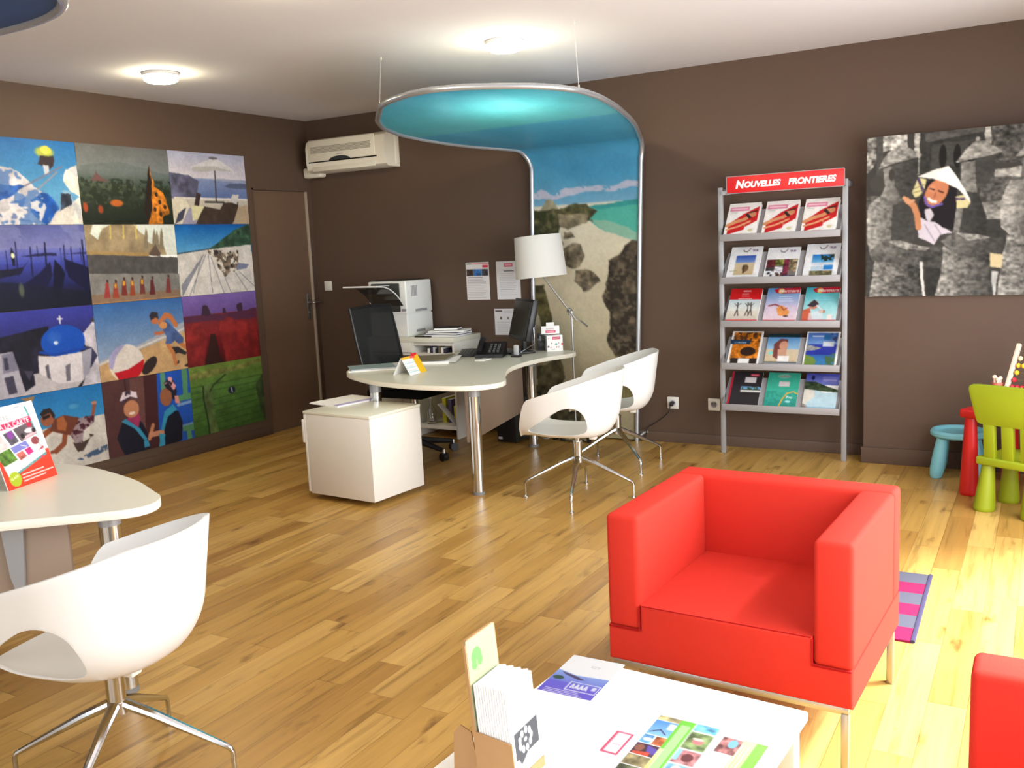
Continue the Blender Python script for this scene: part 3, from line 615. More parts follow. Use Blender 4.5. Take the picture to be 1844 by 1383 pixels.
    G(((1560, 620), (1640, 470), (1760, 460), (1860, 600), (1860, 1320), (1540, 1320)), 130, .4, g2=56); G(((1620, 300), (1720, 190), (1860, 270), (1760, 310)), 140, .3)
    p.poly(c((1060, 960), (1165, 965), (1150, 1065), (1065, 1060)), (190, 174, 136)); p.poly(c((1075, 1090), (1130, 1090), (1100, 1300)), (176, 176, 172), tex=.2)
    # girl with the conical hat, the only part in colour
    p.poly(c((500, 700), (560, 730), (640, 740), (780, 820), (690, 830), (630, 905), (505, 850)), (186, 178, 188)); p.line(c((560, 760), (640, 880)), .006, (150, 144, 156)); p.line(c((640, 760), (690, 830)), .006, (150, 144, 156))
    p.poly(c((505, 610), (560, 520), (560, 450), (620, 430), (740, 440), (800, 490), (800, 640), (785, 800), (700, 780), (640, 730), (560, 730), (520, 700)), (30, 26, 30)); p.poly(c((555, 650), (600, 640), (630, 690), (600, 740), (565, 720)), (180, 174, 182))
    p.poly(c((450, 530), (500, 420), (570, 430), (550, 520), (510, 560), (480, 565)), (190, 182, 132)); p.poly(c((790, 560), (860, 545), (905, 600), (880, 640), (800, 645)), (186, 178, 132)); p.line(c((505, 430), (545, 520)), .012, (70, 56, 90)); p.line(c((470, 500), (550, 470)), .004, (120, 110, 80)); p.line(c((460, 530), (545, 510)), .004, (120, 110, 80)); p.line(c((800, 575), (860, 575)), .01, (70, 56, 90))
    p.ell(*c((645, 530))[0], .046, .088, (176, 112, 80), rot=.3); p.ell(*c((610, 500))[0], .02, .03, (196, 134, 100), .7, soft=1.); p.line(c((598, 500), (630, 508)), .006, (50, 34, 34)); p.line(c((662, 515), (698, 528)), .006, (50, 34, 34)); p.line(c((640, 535), (632, 562)), .006, (140, 84, 62)); p.line(c((590, 572), (612, 592), (642, 594)), .012, (226, 212, 204)); p.line(c((556, 560), (572, 610), (615, 632), (690, 610)), .01, (96, 80, 150))
    p.poly(c((495, 415), (610, 375), (740, 342), (790, 400), (900, 570), (905, 600), (800, 500), (720, 455), (620, 425)), (214, 212, 202)); p.poly(c((640, 400), (740, 342), (790, 400), (900, 570), (800, 500)), (226, 224, 216))
    p.line(c((415, 580), (470, 620), (500, 690), (512, 780)), .026, (176, 120, 84)); p.line(c((395, 565), (440, 600)), .016, (190, 140, 106)); p.line(c((420, 600), (470, 585)), .012, (190, 140, 106))
    p.soft(1, .03)
    return p

def cover_woman():
    p = Pic(48, 66, (244, 242, 238)); p.rect(.06, .12, .66, .24, (226, 140, 170)); p.line([(.12, .18), (.58, .18)], .05, (244, 206, 218)); p.rect(.1, .27, .3, .29, (180, 180, 180))
    p.poly([(.5, .34), (.96, .12), (.96, .55), (.62, .72), (.6, .8), (.1, .93), (.1, .6), (.3, .48)], (200, 32, 36))
    p.line([(.06, .66), (.3, .56), (.55, .5), (.7, .42)], .13, (214, 150, 104)); p.line([(.08, .78), (.4, .7), (.75, .56)], .07, (224, 164, 118)); p.ell(.78, .36, .12, .08, (206, 140, 100)); p.line([(.62, .36), (.72, .45)], .09, (54, 40, 40)); p.line([(.7, .3), (.9, .26)], .05, (50, 36, 36)); p.line([(.55, .62), (.62, .7)], .03, (222, 160, 110))
    p.rect(.3, .92, .6, .97, (214, 44, 40)); p.ell(.8, .82, .07, .04, (214, 206, 160)); return p
def cover_tui(k):
    p = Pic(48, 66, (238, 238, 240))
    def smile(u, v): p.line([(u-.1, v), (u-.06, v+.05), (u+.02, v+.055), (u+.09, v-.01)], .026, (86, 66, 80)); p.ell(u+.1, v-.035, .022, .014, (150, 60, 80)); p.text('TUI', u+.17, v+.05, .17, (96, 70, 110), bold=.03)
    smile(.5, .1)
    if k == 0: p.grad(.26, .46, (52, 84, 176), (120, 150, 206), .22, .82); p.grad(.46, .8, (206, 190, 160), (196, 172, 132), .22, .82); p.ell(.56, .62, .1, .1, (110, 86, 56)); p.line([(.5, .55), (.52, .74)], .06, (80, 60, 44)); p.rect(.08, .68, .3, .7, (140, 150, 110)); p.rect(.56, .88, .95, .9, (110, 110, 110))
    if k == 1:
        p.rect(.04, .36, .96, 1, (120, 110, 110)); cols = [(96, 40, 46), (120, 124, 60), (110, 42, 62), (150, 132, 100), (214, 214, 220), (60, 56, 60), (84, 62, 52), (44, 60, 96)]
        for i, (u0, v0, u1, v1) in enumerate(((.04, .36, .3, .6), (.3, .36, .55, .55), (.55, .36, .72, .84), (.72, .36, .96, .72), (.3, .58, .55, .74), (.04, .6, .3, 1), (.3, .76, .55, 1), (.55, .84, .96, 1))): p.rect(u0, v0, u1, v1, cols[i], tex=.5, f=12, seed=i)
        p.blot([(.04, .7), (.5, .7), (.5, 1), (.04, 1)], (226, 226, 232), 12, .5, 3)
    if k == 2: p.grad(.3, .52, (36, 116, 196), (110, 180, 224), .22, .84); p.blot([(.45, .3), (.84, .3), (.84, .46), (.5, .5)], (40, 54, 46), 12, .45, 4); p.rect(.22, .52, .84, .6, (206, 216, 226)); p.rect(.58, .6, .84, .72, (44, 130, 206)); p.rect(.22, .62, .58, .74, (186, 206, 220)); p.rect(.2, .74, .84, .9, (110, 104, 76), tex=.4)
    return p
def cover_red_top(): 
    p = Pic(48, 66, (236, 236, 236)); p.rect(0, 0, 1, .32, (206, 28, 32)); p.line([(.42, .08), (.62, .08)], .05, (236, 170, 170)); p.lines(.38, .16, .66, .04, 3, (236, 170, 170), .014); p.rect(.28, .285, .72, .3, (246, 230, 230)); p.grad(.32, .62, (196, 214, 222), (226, 226, 220)); p.grad(.62, .86, (222, 214, 200), (204, 194, 180))
    for x, s in ((.3, 1), (.62, .8), (.72, .9)): p.line([(x, .4), (x+.02, .58), (x-.03, .76)], .035*s, (70, 62, 62)); p.line([(x-.1*s, .42), (x, .5), (x+.1*s, .42)], .02, (76, 66, 64)); p.line([(x+.02, .58), (x+.08, .76)], .03*s, (74, 64, 62))
    p.rect(0, .87, 1, 1, (214, 44, 36)); p.line([(.34, .94), (.5, .94)], .04, (244, 206, 200)); p.rect(.52, .915, .72, .965, (246, 236, 230)); return p
def cover_marmara(k):
    p = Pic(48, 66)
    p.grad(0, .5, (92, 150, 200) if k == 0 else (66, 176, 190), (196, 190, 222) if k == 0 else (150, 214, 220)); p.grad(.5, 1, (206, 190, 214) if k == 0 else (150, 214, 220), (236, 210, 214) if k == 0 else (206, 226, 226))
    p.poly([(.2, .06), (.35, .01), (1, 0), (1, .15), (.5, .17), (.28, .14)], (196, 30, 52)); p.ell(.42, .09, .09, .07, (240, 170, 60)); p.text('Marmara', .36, .135, .6, (250, 230, 220), shear=.2, bold=.03); p.lines(.4, .25, .9, .06, 3, (226, 234, 244) if k == 0 else (110, 170, 200), .014, .8)
    if k == 0: p.line([(.12, .5), (.3, .46), (.5, .52)], .05, (150, 70, 66)); p.poly([(.36, .56), (.5, .48), (.62, .54), (.78, .66), (.72, .78), (.46, .76)], (226, 150, 82)); p.line([(.5, .52), (.6, .62), (.68, .56)], .03, (150, 60, 60)); p.ell(.68, .78, .08, .02, (86, 64, 70))
    else: p.ell(.3, .48, .14, .12, (200, 130, 106)); p.poly([(.1, .5), (.3, .34), (.45, .46), (.3, .54)], (60, 54, 60)); p.poly([(0, .62), (.2, .56), (.32, .86), (0, .9)], (200, 96, 70)); p.line([(.4, .5), (.55, .62)], .05, (226, 226, 230)); p.ell(.56, .66, .1, .05, (176, 110, 76)); p.poly([(.2, .7), (.6, .6), (.6, .88), (.2, .88)], (220, 222, 228), .7); p.rect(.74, .74, .88, .86, (240, 226, 220))
    p.rect(0, .88, 1, .99, (214, 40, 40)); p.line([(.2, .935), (.8, .935)], .02, (240, 160, 150)); return p
def cover_orange():
    p = Pic(48, 66, (238, 236, 232)); p.rect(.07, .04, .93, .8, (196, 112, 26), tex=.35, f=14); p.blot([(.07, .04), (.93, .04), (.93, .3), (.07, .3)], (86, 50, 22), 12, .55, 2); p.ell(.6, .56, .24, .12, (46, 30, 22)); p.rect(.1, .74, .93, .97, (44, 34, 32)); p.rect(0, .24, .62, .36, (34, 56, 84)); p.text('LA FRANCE', .14, .34, .36, (206, 226, 240)); p.rect(.34, .75, .7, .93, (240, 238, 234)); p.rect(.3, .93, .5, .99, (206, 40, 46)); return p
def cover_lagrange():
    p = Pic(48, 66, (150, 150, 152)); p.rect(0, 0, 1, .1, (24, 46, 52)); p.grad(.1, .45, (96, 150, 206), (150, 190, 220)); p.grad(.45, .8, (214, 196, 170), (206, 184, 150)); p.poly([(.22, .3), (.4, .14), (.62, .16), (.62, .6), (.4, .74), (.24, .66)], (120, 66, 60)); p.ell(.52, .34, .13, .13, (206, 150, 124)); p.poly([(.36, .45), (.62, .44), (.66, .7), (.4, .72)], (206, 156, 130)); p.ell(.16, .56, .07, .05, (120, 216, 210)); p.rect(.4, .64, .74, .8, (240, 236, 232)); p.text('LAGRANGE', .04, .97, .9, (96, 96, 98), bold=.005); p.rect(0, .8, 1, .83, (70, 80, 84)); return p
def cover_bay():
    p = Pic(48, 66, (242, 240, 238)); p.grad(.04, .34, (70, 110, 196), (120, 160, 214), .05, .93); p.grad(.34, .62, (56, 66, 172), (40, 52, 150), .05, .93); p.grad(.62, .96, (52, 96, 170), (60, 140, 170), .05, .93); p.poly([(.05, .34), (.3, .4), (.5, .44), (.3, .5), (.05, .52)], (150, 150, 150), tex=.3); p.blot([(.05, .62), (.3, .68), (.4, .8), (.3, .96), (.05, .96)], (110, 136, 62), 12, .3, 3); p.blot([(.62, .66), (.93, .56), (.93, .92), (.7, .86)], (70, 104, 72), 12, .35, 6); p.blot([(.7, .04), (.93, .04), (.93, .3), (.76, .2)], (60, 72, 110), 12, .4, 7); p.line([(.2, .13), (.5, .13)], .05, (190, 206, 232)); p.rect(.52, .08, .72, .22, (46, 110, 170)); p.rect(.52, .27, .84, .4, (214, 220, 230)); p.rect(.35, .93, .6, .99, (206, 44, 54)); p.rect(.6, .93, .78, .99, (236, 230, 226)); return p
def cover_black():
    p = Pic(48, 66, (46, 40, 44)); p.rect(0, 0, .07, 1, (190, 30, 56)); p.rect(.6, .06, .88, .13, (206, 40, 70)); p.line([(.64, .095), (.84, .095)], .03, (236, 150, 166)); p.rect(.45, .15, .8, .3, (220, 216, 218)); p.grad(.4, .48, (96, 150, 200), (130, 176, 214), .36, 1); p.blot([(.4, .4), (1, .4), (1, .52), (.4, .52)], (54, 84, 60), 14, .56, 3); p.rect(.36, .5, 1, .55, (226, 226, 222)); return p
def cover_teal():
    p = Pic(48, 66, (60, 176, 150)); p.grad(.45, 1, (66, 180, 156), (40, 140, 130)); p.blot([(0, .5), (1, .5), (1, 1), (0, 1)], (40, 130, 116), 12, .55, 4, .5); p.ell(.5, .1, .2, .06, (120, 196, 176)); p.line([(.36, .11), (.66, .11)], .06, (146, 160, 144)); p.rect(.38, .24, .7, .37, (214, 206, 210)); p.line([(0, .9), (.3, .98), (.46, .92), (.55, .7), (.66, .55), (.85, .5), (1, .56)], .04, (226, 170, 60)); p.text('Pro', .66, .68, .18, (240, 246, 244)); p.ell(.72, .76, .08, .03, (160, 220, 226)); return p
def cover_cove():
    p = Pic(48, 66); p.grad(0, .3, (70, 76, 176), (120, 130, 206)); p.poly([(0, .22), (.3, .22), (.7, .34), (1, .42), (1, .48), (.5, .46), (0, .44)], (60, 76, 52), tex=.4); p.poly([(0, .42), (.35, .44), (.6, .5), (1, .48), (1, 1), (0, 1)], (186, 214, 226)); p.grad(.86, 1, (150, 190, 214), (130, 170, 200)); p.poly([(.04, .42), (.3, .44), (.34, .6), (.1, .8), (0, .9), (0, .5)], (222, 216, 206)); p.rect(.5, .08, .95, .24, (120, 124, 206)); p.line([(.55, .17), (.9, .17)], .05, (170, 164, 224)); p.ell(.22, .12, .05, .06, (30, 34, 90)); p.rect(.3, .9, .48, .97, (206, 40, 54)); p.rect(.48, .9, .68, .97, (236, 226, 226)); p.poly([(0, .78), (.16, .84), (.1, 1), (0, 1)], (140, 130, 126), tex=.4); return p

def sheet_tariffs():
    p = Pic(48, 66, (222, 218, 220)); p.rect(.02, .03, .25, .06, (90, 110, 90)); p.rect(.25, .035, 1, .06, (206, 100, 110)); p.rect(.72, .08, .96, .15, (206, 60, 84)); p.rect(.03, .19, .32, .36, (70, 54, 48), tex=.4); p.rect(.33, .19, .68, .36, (52, 104, 170), tex=.3); p.rect(.69, .19, .95, .36, (60, 56, 66), tex=.3); p.lines(.06, .44, .95, .045, 12, (150, 146, 156), .012); p.lines(.1, .4, .9, .05, 1, (110, 104, 114), .02); return p
def sheet_letter(): 
    p = Pic(48, 66, (218, 216, 220)); p.rect(.34, .06, .7, .15, (206, 70, 100)); p.line([(.4, .105), (.64, .105)], .05, (228, 160, 180)); p.rect(.32, .24, .74, .27, (110, 106, 116)); p.lines(.14, .33, .9, .045, 13, (160, 156, 168), .011); return p
def sheet_notice():
    p = Pic(66, 48, (214, 212, 218)); p.rect(.04, .06, .24, .13, (90, 84, 90)); p.lines(.3, .1, .95, .05, 2, (150, 146, 156), .012); p.ell(.2, .36, .03, .06, (90, 70, 70)); p.ell(.42, .36, .025, .05, (110, 100, 90)); p.lines(.08, .52, .95, .07, 6, (170, 166, 176), .009); return p
def dim(f, g): return gain(f(), g)
def pic_cartes():
    p = Pic(97, 120, (252, 250, 250)); p.rect(0, .635, 1, 1, (236, 64, 40))
    # the smaller sheet tilted on the front
    p.poly([(-.02, .06), (.84, .06), (.93, .7), (.1, .88)], (72, 170, 172), .9); p.poly([(-.06, .05), (.8, .045), (.93, .67), (.1, .855)], (253, 252, 252)); p.line([(-.06, .05), (.8, .045)], .006, (150, 160, 164))
    p.text('SP\u00c9CIALISTE', -.16, .2, .62, (168, 160, 164), bold=0., rot=.03); p.poly([(-.1, .23), (.85, .185), (.86, .255), (-.1, .3)], (222, 40, 92)); p.text('LOISIRS \u00c0 LA CARTE', -.16, .29, .98, (252, 244, 246), bold=.02, rot=.035)
    p.poly([(-.05, .36), (.2, .33), (.28, .5), (-.05, .55)], (238, 206, 204), tex=.12); p.poly([(.25, .33), (.43, .305), (.5, .46), (.33, .49)], (96, 90, 100), tex=.2); p.ell(.38, .36, .06, .05, (140, 70, 160)); p.poly([(.46, .3), (.84, .25), (.88, .42), (.54, .47)], (104, 92, 98), tex=.1); p.line([(.6, .44), (.86, .4)], .04, (236, 190, 200)); p.ell(.76, .36, .1, .03, (240, 220, 226)); p.ell(.6, .41, .04, .035, (40, 34, 38)); p.ell(.84, .37, .04, .03, (50, 40, 46)); p.ell(.79, .29, .05, .03, (196, 40, 76))
    p.poly([(.0, .55), (.28, .51), (.36, .67), (.08, .71)], (92, 130, 50), tex=.4, f=12); p.poly([(.3, .51), (.62, .47), (.66, .55), (.34, .59)], (130, 132, 206)); p.line([(.5, .51), (.6, .54)], .012, (230, 230, 245)); p.poly([(.36, .6), (.5, .58), (.55, .66), (.41, .69)], (196, 100, 90), tex=.3); p.poly([(.54, .575), (.66, .555), (.7, .63), (.58, .655)], (206, 46, 120), tex=.2); p.ell(.8, .5, .08, .05, (150, 70, 76)); p.line([(.84, .5), (.88, .6)], .012, (170, 150, 150)); p.poly([(.78, .63), (.92, .58), (.92, .62)], (200, 80, 100)); p.rect(.8, .7, .86, .73, (206, 80, 110))
    for i in range(3): p.line([(.22, .745+.03*i), (.7-.08*(i > 1), .70+.03*i)], .006, (190, 190, 194))
    n = 20; st = []
    for i in range(n*2): a = PI*i/n; r = .12 if i % 2 else .105; st.append((.2+r*math.cos(a), .885+r*math.sin(a)*97/120))
    p.poly(st, (176, 196, 40)); p.text('10 ANS', .12, .895, .16, (236, 240, 190), bold=.03, rot=.2)
    for i, L in enumerate((.44, .62, .44)): p.line([(.34, .86+.04*i), (.34+L, .845+.04*i)], .016, (252, 226, 220))
    return p
def pic_leaflet_pool():
    p = Pic(60, 84, (252, 252, 252)); p.rect(.5, .2, .66, .25, (206, 204, 208)); p.rect(.52, .215, .64, .238, (250, 250, 252)); p.grad(.42, .7, (150, 180, 236), (120, 130, 226)); p.grad(.7, 1, (110, 104, 222), (112, 94, 216)); p.poly([(0, .42), (.4, .5), (1, .46), (1, .42)], (252, 252, 252)); p.poly([(.1, .46), (.42, .52), (.62, .58), (.5, .6), (.2, .52)], (84, 70, 110)); p.ell(.14, .62, .1, .05, (54, 84, 74)); p.line([(.42, .66), (.96, .66), (.96, .86), (.42, .86), (.42, .66)], .02, (236, 236, 252)); [p.line([(.48+.08*i, .8), (.5+.08*i, .71), (.53+.08*i, .8)], .035, (232, 234, 252)) for i in range(4)]; p.rect(.84, .7, .92, .78, (226, 226, 250)); p.lines(.1, .9, .9, .035, 3, (226, 222, 250), .016); return p
def pic_brochure_grid():
    p = Pic(80, 106, (253, 253, 253))   # picture strip, green ruled band, second strip
    p.line([(.03, .42), (.2, .42), (.2, .74), (.03, .74), (.03, .42)], .03, (226, 84, 120)); p.line([(.08, .6), (.16, .6)], .03, (244, 206, 216))
    def ph(u0, v0, u1, v1, c, s): p.rect(u0, v0, u1, v1, c, tex=.35, f=10, seed=s)
    ph(.3, .02, .55, .09, (196, 180, 130), 1); p.grad(.1, .34, (84, 150, 226), (150, 206, 246), .3, .55); p.line([(.33, .3), (.42, .24), (.5, .3)], .02, (70, 60, 100)); p.rect(.47, .12, .55, .22, (226, 236, 246)); ph(.3, .35, .42, .48, (110, 180, 240), 2); p.ell(.37, .42, .05, .03, (240, 246, 252)); ph(.44, .35, .55, .48, (216, 116, 70), 3); ph(.3, .49, .55, .66, (90, 60, 80), 4); p.ell(.36, .56, .05, .05, (150, 96, 76)); p.poly([(.42, .5), (.55, .54), (.55, .62), (.46, .62)], (104, 84, 176)); p.poly([(.32, .62), (.5, .6), (.5, .66), (.32, .66)], (214, 84, 60)); ph(.3, .67, .55, .82, (150, 136, 96), 5); ph(.3, .83, .55, 1, (110, 116, 84), 6)
    p.rect(.55, .02, .72, 1, (120, 206, 70)); p.grad(.5, 1, (226, 236, 170), (240, 200, 110), .55, .6)
    for i in range(4): p.line([(.6+.025*i, .1), (.6+.025*i, 1)], .011, (240, 250, 232))
    ph(.73, .02, .98, .13, (120, 200, 236), 7); ph(.73, .15, .98, .42, (130, 150, 96), 8); p.ell(.86, .28, .06, .05, (226, 130, 130)); p.ell(.85, .25, .06, .02, (246, 230, 200)); ph(.73, .44, .98, .64, (196, 130, 130), 9); p.ell(.87, .54, .06, .06, (110, 60, 60)); p.rect(.73, .44, .78, .6, (150, 210, 240)); ph(.73, .66, .98, .84, (130, 190, 236), 10); p.ell(.84, .72, .05, .05, (240, 244, 250)); ph(.73, .86, .98, 1, (150, 196, 220), 11); return p
def pic_green_leaflet():
    p = Pic(54, 80, (252, 253, 250)); p.grad(0, 1, (206, 240, 170), (170, 226, 120), .45, 1.); p.grad(0, 1, (140, 214, 90), (120, 206, 60), .75, 1.); p.rect(.05, .03, .48, .3, (170, 110, 106), tex=.5, f=10); p.ell(.32, .12, .1, .07, (130, 186, 216)); p.line([(.1, .62), (.16, .72), (.16, .84)], .05, (226, 76, 70)); p.line([(.24, .82), (.36, .6)], .03, (170, 196, 184))
    for i in range(3): p.line([(.5+.08*i, .1), (.5+.08*i, 1)], .015, (244, 252, 234))
    return p
def pic_tree_card():
    p = Pic(50, 90, (238, 246, 196)); p.ell(.3, .2, .17, .09, (150, 236, 126)); p.ell(.22, .26, .1, .05, (150, 236, 126)); p.ell(.4, .25, .09, .05, (150, 236, 126)); p.line([(.3, .24), (.32, .34)], .04, (206, 226, 160)); p.lines(.52, .1, .94, .04, 7, (214, 226, 180), .02); p.lines(.2, .38, .94, .045, 4, (214, 226, 180), .02); return p
def pic_leaflet_front():
    p = Pic(40, 84, (252, 252, 252)); p.rect(.1, .46, 1, .74, (66, 66, 70)); p.poly([(.1, .66), (.28, .82), (.6, .72), (.1, .6)], (66, 66, 70))
    for i in range(9): a = i*.7; p.ell(.5+.22*math.cos(a), .6+.09*math.sin(a), .05, .035, (248, 248, 248)); 
    p.ell(.5, .6, .05, .02, (250, 250, 250)); p.line([(.2, .8), (.72, .8), (.72, .87), (.2, .87), (.2, .8)], .02, (226, 196, 206)); return p
def pic_gift():
    p = Pic(50, 46, (244, 242, 240)); p.rect(.35, .1, .85, .26, (206, 66, 90)); p.line([(.42, .19), (.78, .17)], .05, (238, 170, 186)); 
    for u, v, c, r in ((.1, .7, (100, 90, 110), .06), (.3, .5, (120, 96, 106), .04), (.25, .75, (220, 180, 186), .05), (.58, .56, (130, 170, 170), .07), (.6, .74, (196, 70, 90), .04), (.74, .5, (150, 176, 190), .04), (.74, .74, (180, 186, 170), .05), (.95, .56, (206, 50, 76), .06), (.12, .2, (226, 190, 196), .04)): p.ell(u, v, r, r, c)
    p.lines(.3, .88, .6, .05, 1, (160, 160, 170), .015); return p
def pic_gift_head():
    p = Pic(36, 20, (244, 242, 240)); p.rect(.24, .55, .78, .84, (206, 70, 96)); p.line([(.32, .7), (.7, .68)], .06, (240, 176, 190)); p.lines(.26, .3, .8, .1, 2, (170, 150, 156), .03); return p
def pic_calendar():
    p = Pic(40, 26, (244, 242, 240)); p.rect(.62, 0, 1, 1, (238, 186, 30)); p.rect(0, 0, 1, .14, (238, 180, 36)); p.rect(.5, 0, .78, .16, (230, 90, 84))
    for v in (.38, .6, .82): p.line([(0, v), (.6, v)], .016, (110, 180, 206))
    p.lines(.05, .3, .55, .22, 3, (196, 196, 200), .012); return p

# ------------------------------------------------------------------ materials
mat('wall_brown', WALL, .6, spec=.3, var=.03, vscale=3, bump=.15, bscale=260)
mat('ceiling_white', CEIL, .9, spec=.1, var=.02, vscale=2, bump=.1, bscale=120)
mat('white_wall', (206, 202, 196), .9, spec=.1)
mat('white_lacquer', (240, 238, 230), .35, spec=.5, var=.01)
mat('cabinet_white', (228, 225, 217), .4, spec=.4, var=.012)
mat('desk_top', (226, 224, 208), .32, spec=.5, var=.015)
mat('desk_edge', (236, 232, 216), .4, var=.01)
mat('chair_shell', (228, 228, 226), .32, spec=.5, var=.008)
mat('chrome', (204, 208, 212), .14, metal=1., var=.01)
mat('brushed_steel', (176, 176, 176), .3, metal=1., var=.02)
mat('satin_grey', (158, 160, 164), .4, metal=.3, var=.015)
mat('stand_grey', (152, 150, 152), .45, metal=.2, var=.02)
mat('frame_silver', (186, 190, 194), .25, metal=.65, var=.01)
mat('glide_grey', (120, 122, 124), .5, var=.02)
mat('red_fabric', RED, .85, spec=.15, var=.05, vscale=420, bump=.25, bscale=900)
mat('red_fabric_seam', (150, 18, 20), .9, spec=.1)
mat('black_plastic', (26, 25, 27), .4, var=.05)
mat('black_fabric', (24, 26, 26), .9, spec=.1, var=.2, vscale=300)
mat('dark_screen', (38, 40, 30), .2, spec=.5, var=.05)
mat('dark_grey_plastic', (52, 55, 54), .4, var=.04)
mat('printer_white', (232, 232, 228), .45, var=.015)
mat('printer_shade', (150, 148, 150), .6, var=.02)
mat('ac_cream', (230, 224, 206), .45, var=.012)
mat('ac_grille', (150, 142, 126), .6, var=.04, vscale=120)
mat('switch_white', (226, 224, 216), .4, var=.01)
mat('paper_white', (240, 238, 236), .8, spec=.15, var=.01)
mat('paper_grey', (200, 198, 206), .8, spec=.15, var=.02)
mat('paper_teal', (140, 158, 160), .8, spec=.15, var=.02)
mat('paper_lilac', (176, 168, 200), .8, spec=.15, var=.02)
mat('paper_olive', (128, 118, 96), .7, spec=.2, var=.06)
mat('book_navy', (58, 54, 80), .6, var=.04)
mat('book_black', (28, 26, 26), .6, var=.04)
mat('kraft', (176, 136, 94), .85, spec=.15, var=.05, vscale=60)
mat('yellow_card', (238, 186, 30), .6, var=.02)
mat('folder_yellow', (196, 188, 40), .6, var=.03)
mat('folder_purple', (84, 76, 110), .6, var=.03)
mat('taupe_panel', (150, 132, 116), .6, var=.02)
mat('sign_red', (214, 30, 34), .45, var=.01)
mat('sign_white', (250, 246, 244), .5, var=.01)
mat('kid_blue', (120, 190, 206), .45, var=.02)
mat('kid_red', (190, 20, 22), .4, var=.02)
mat('kid_green', (136, 150, 20), .45, var=.02)
mat('light_wood', (226, 202, 180), .6, var=.06, vscale=40)
mat('bead_yellow', (224, 186, 40), .35); mat('bead_red', (200, 30, 50), .35); mat('bead_green', (40, 150, 110), .35); mat('bead_cream', (226, 206, 160), .4)
mat('terracotta', (196, 110, 90), .6, var=.04)
mat('rug_grey', (78, 76, 86), .95, spec=.05, var=.2, vscale=500); mat('rug_pink', (122, 32, 66), .95, spec=.05, var=.2, vscale=500); mat('rug_edge', (64, 58, 80), .95, spec=.05, var=.15, vscale=300)
mat('shade_fabric', (214, 212, 208), .8, spec=.1, var=.015, vscale=200)
mat('door_brown', (104, 82, 66), .5, spec=.35, var=.02, vscale=4)
mat('door_edge', (176, 160, 142), .45, metal=.2, var=.02)
mat('lamp_glass', (255, 250, 235), .4, emit=(255, 240, 200), estr=E_LAMP)
mat('lamp_rim', (236, 234, 228), .5, var=.01)
mat('wire_grey', (200, 198, 192), .5, var=.02)
mat('cable_black', (30, 26, 26), .6); mat('cable_grey', (150, 150, 150), .6)
mat('glass_clear', (250, 250, 250), .03, trans=1., var=0.)
mat('smoked_acrylic', (90, 92, 94), .1, trans=.75, var=.02)
mat('white_plastic_frosted', (206, 206, 210), .5, var=.03)
mat('mouse_grey', (176, 176, 178), .4, var=.02)
mat('void_dark', (34, 28, 24), .9, spec=.05)
print_mat('print_gloss', .5, .25); print_mat('print_matt', .6, .3); print_mat('print_canvas', .8, .15); print_mat('print_banner', .42, .35, .25)
MATS['oak_floor'] = floor_mat()
m = bpy.data.materials.new('black_mesh'); m.use_nodes = True; nt = m.node_tree; MATS['black_mesh'] = m
b_ = nt.nodes['Principled BSDF']; b_.inputs['Base Color'].default_value = (.008, .009, .009, 1); b_.inputs['Roughness'].default_value = .8
wv = nt.nodes.new('ShaderNodeTexNoise'); wv.inputs['Scale'].default_value = 900; wt = nt.nodes.new('ShaderNodeMapRange'); wt.inputs[1].default_value = .3; wt.inputs[2].default_value = .7; wt.inputs[3].default_value = .72; wt.inputs[4].default_value = .95
nt.links.new(wv.outputs['Fac'], wt.inputs[0]); nt.links.new(wt.outputs[0], b_.inputs['Alpha'])

# ------------------------------------------------------------------ the room
RX, RY, RH = 6.5, -8.5, 2.64
struct('floor', MB().box(-.15, RX+.15, RY-.15, .15, -.1, 0), 'oak_floor')
struct('ceiling', MB().box(-.15, RX+.15, RY-.15, .15, RH, RH+.12), 'ceiling_white')
# the door hole in the left wall is closed by the door itself
wl = MB(); wl.box(-.12, 0, -.695, 0, 2.036, RH); wl.box(-.12, 0, -.055, 0, 0, 2.036); wl.box(-.12, 0, RY, -.695, 0, RH)
struct('wall_left', wl, 'wall_brown')
struct('wall_back', MB().box(-.12, RX, 0, .12, 0, RH), 'wall_brown')
wf = MB(); wf.box(-.12, RX, RY-.12, RY, 2.35, RH); wf.box(-.12, RX, RY-.12, RY, 0, .25); wf.box(-.12, 1.1, RY-.12, RY, .25, 2.35); wf.box(6.1, RX, RY-.12, RY, .25, 2.35)
struct('wall_front', wf, 'white_wall')
wr = MB(); wr.box(RX, RX+.12, RY, .12, 2.35, RH); wr.box(RX, RX+.12, RY, .12, 0, .25); wr.box(RX, RX+.12, -1.2, .12, .25, 2.35); wr.box(RX, RX+.12, RY, -5.6, .25, 2.35)
struct('wall_right', wr, 'white_wall')
wfm = MB()
for x in (1.1, 2.8, 4.4, 6.1): wfm.box(x-.03, x+.03, RY-.09, RY-.03, .25, 2.35)
wfm.box(1.1, 6.1, RY-.09, RY-.03, .25, .31).box(1.1, 6.1, RY-.09, RY-.03, 2.29, 2.35)
struct('window_1', wfm, 'satin_grey')
wfm = MB()
for y in (-5.6, -4.15, -2.65, -1.2): wfm.box(RX+.03, RX+.09, y-.03, y+.03, .25, 2.35)
wfm.box(RX+.03, RX+.09, -5.6, -1.2, .25, .31).box(RX+.03, RX+.09, -5.6, -1.2, 2.29, 2.35)
struct('window_2', wfm, 'satin_grey')
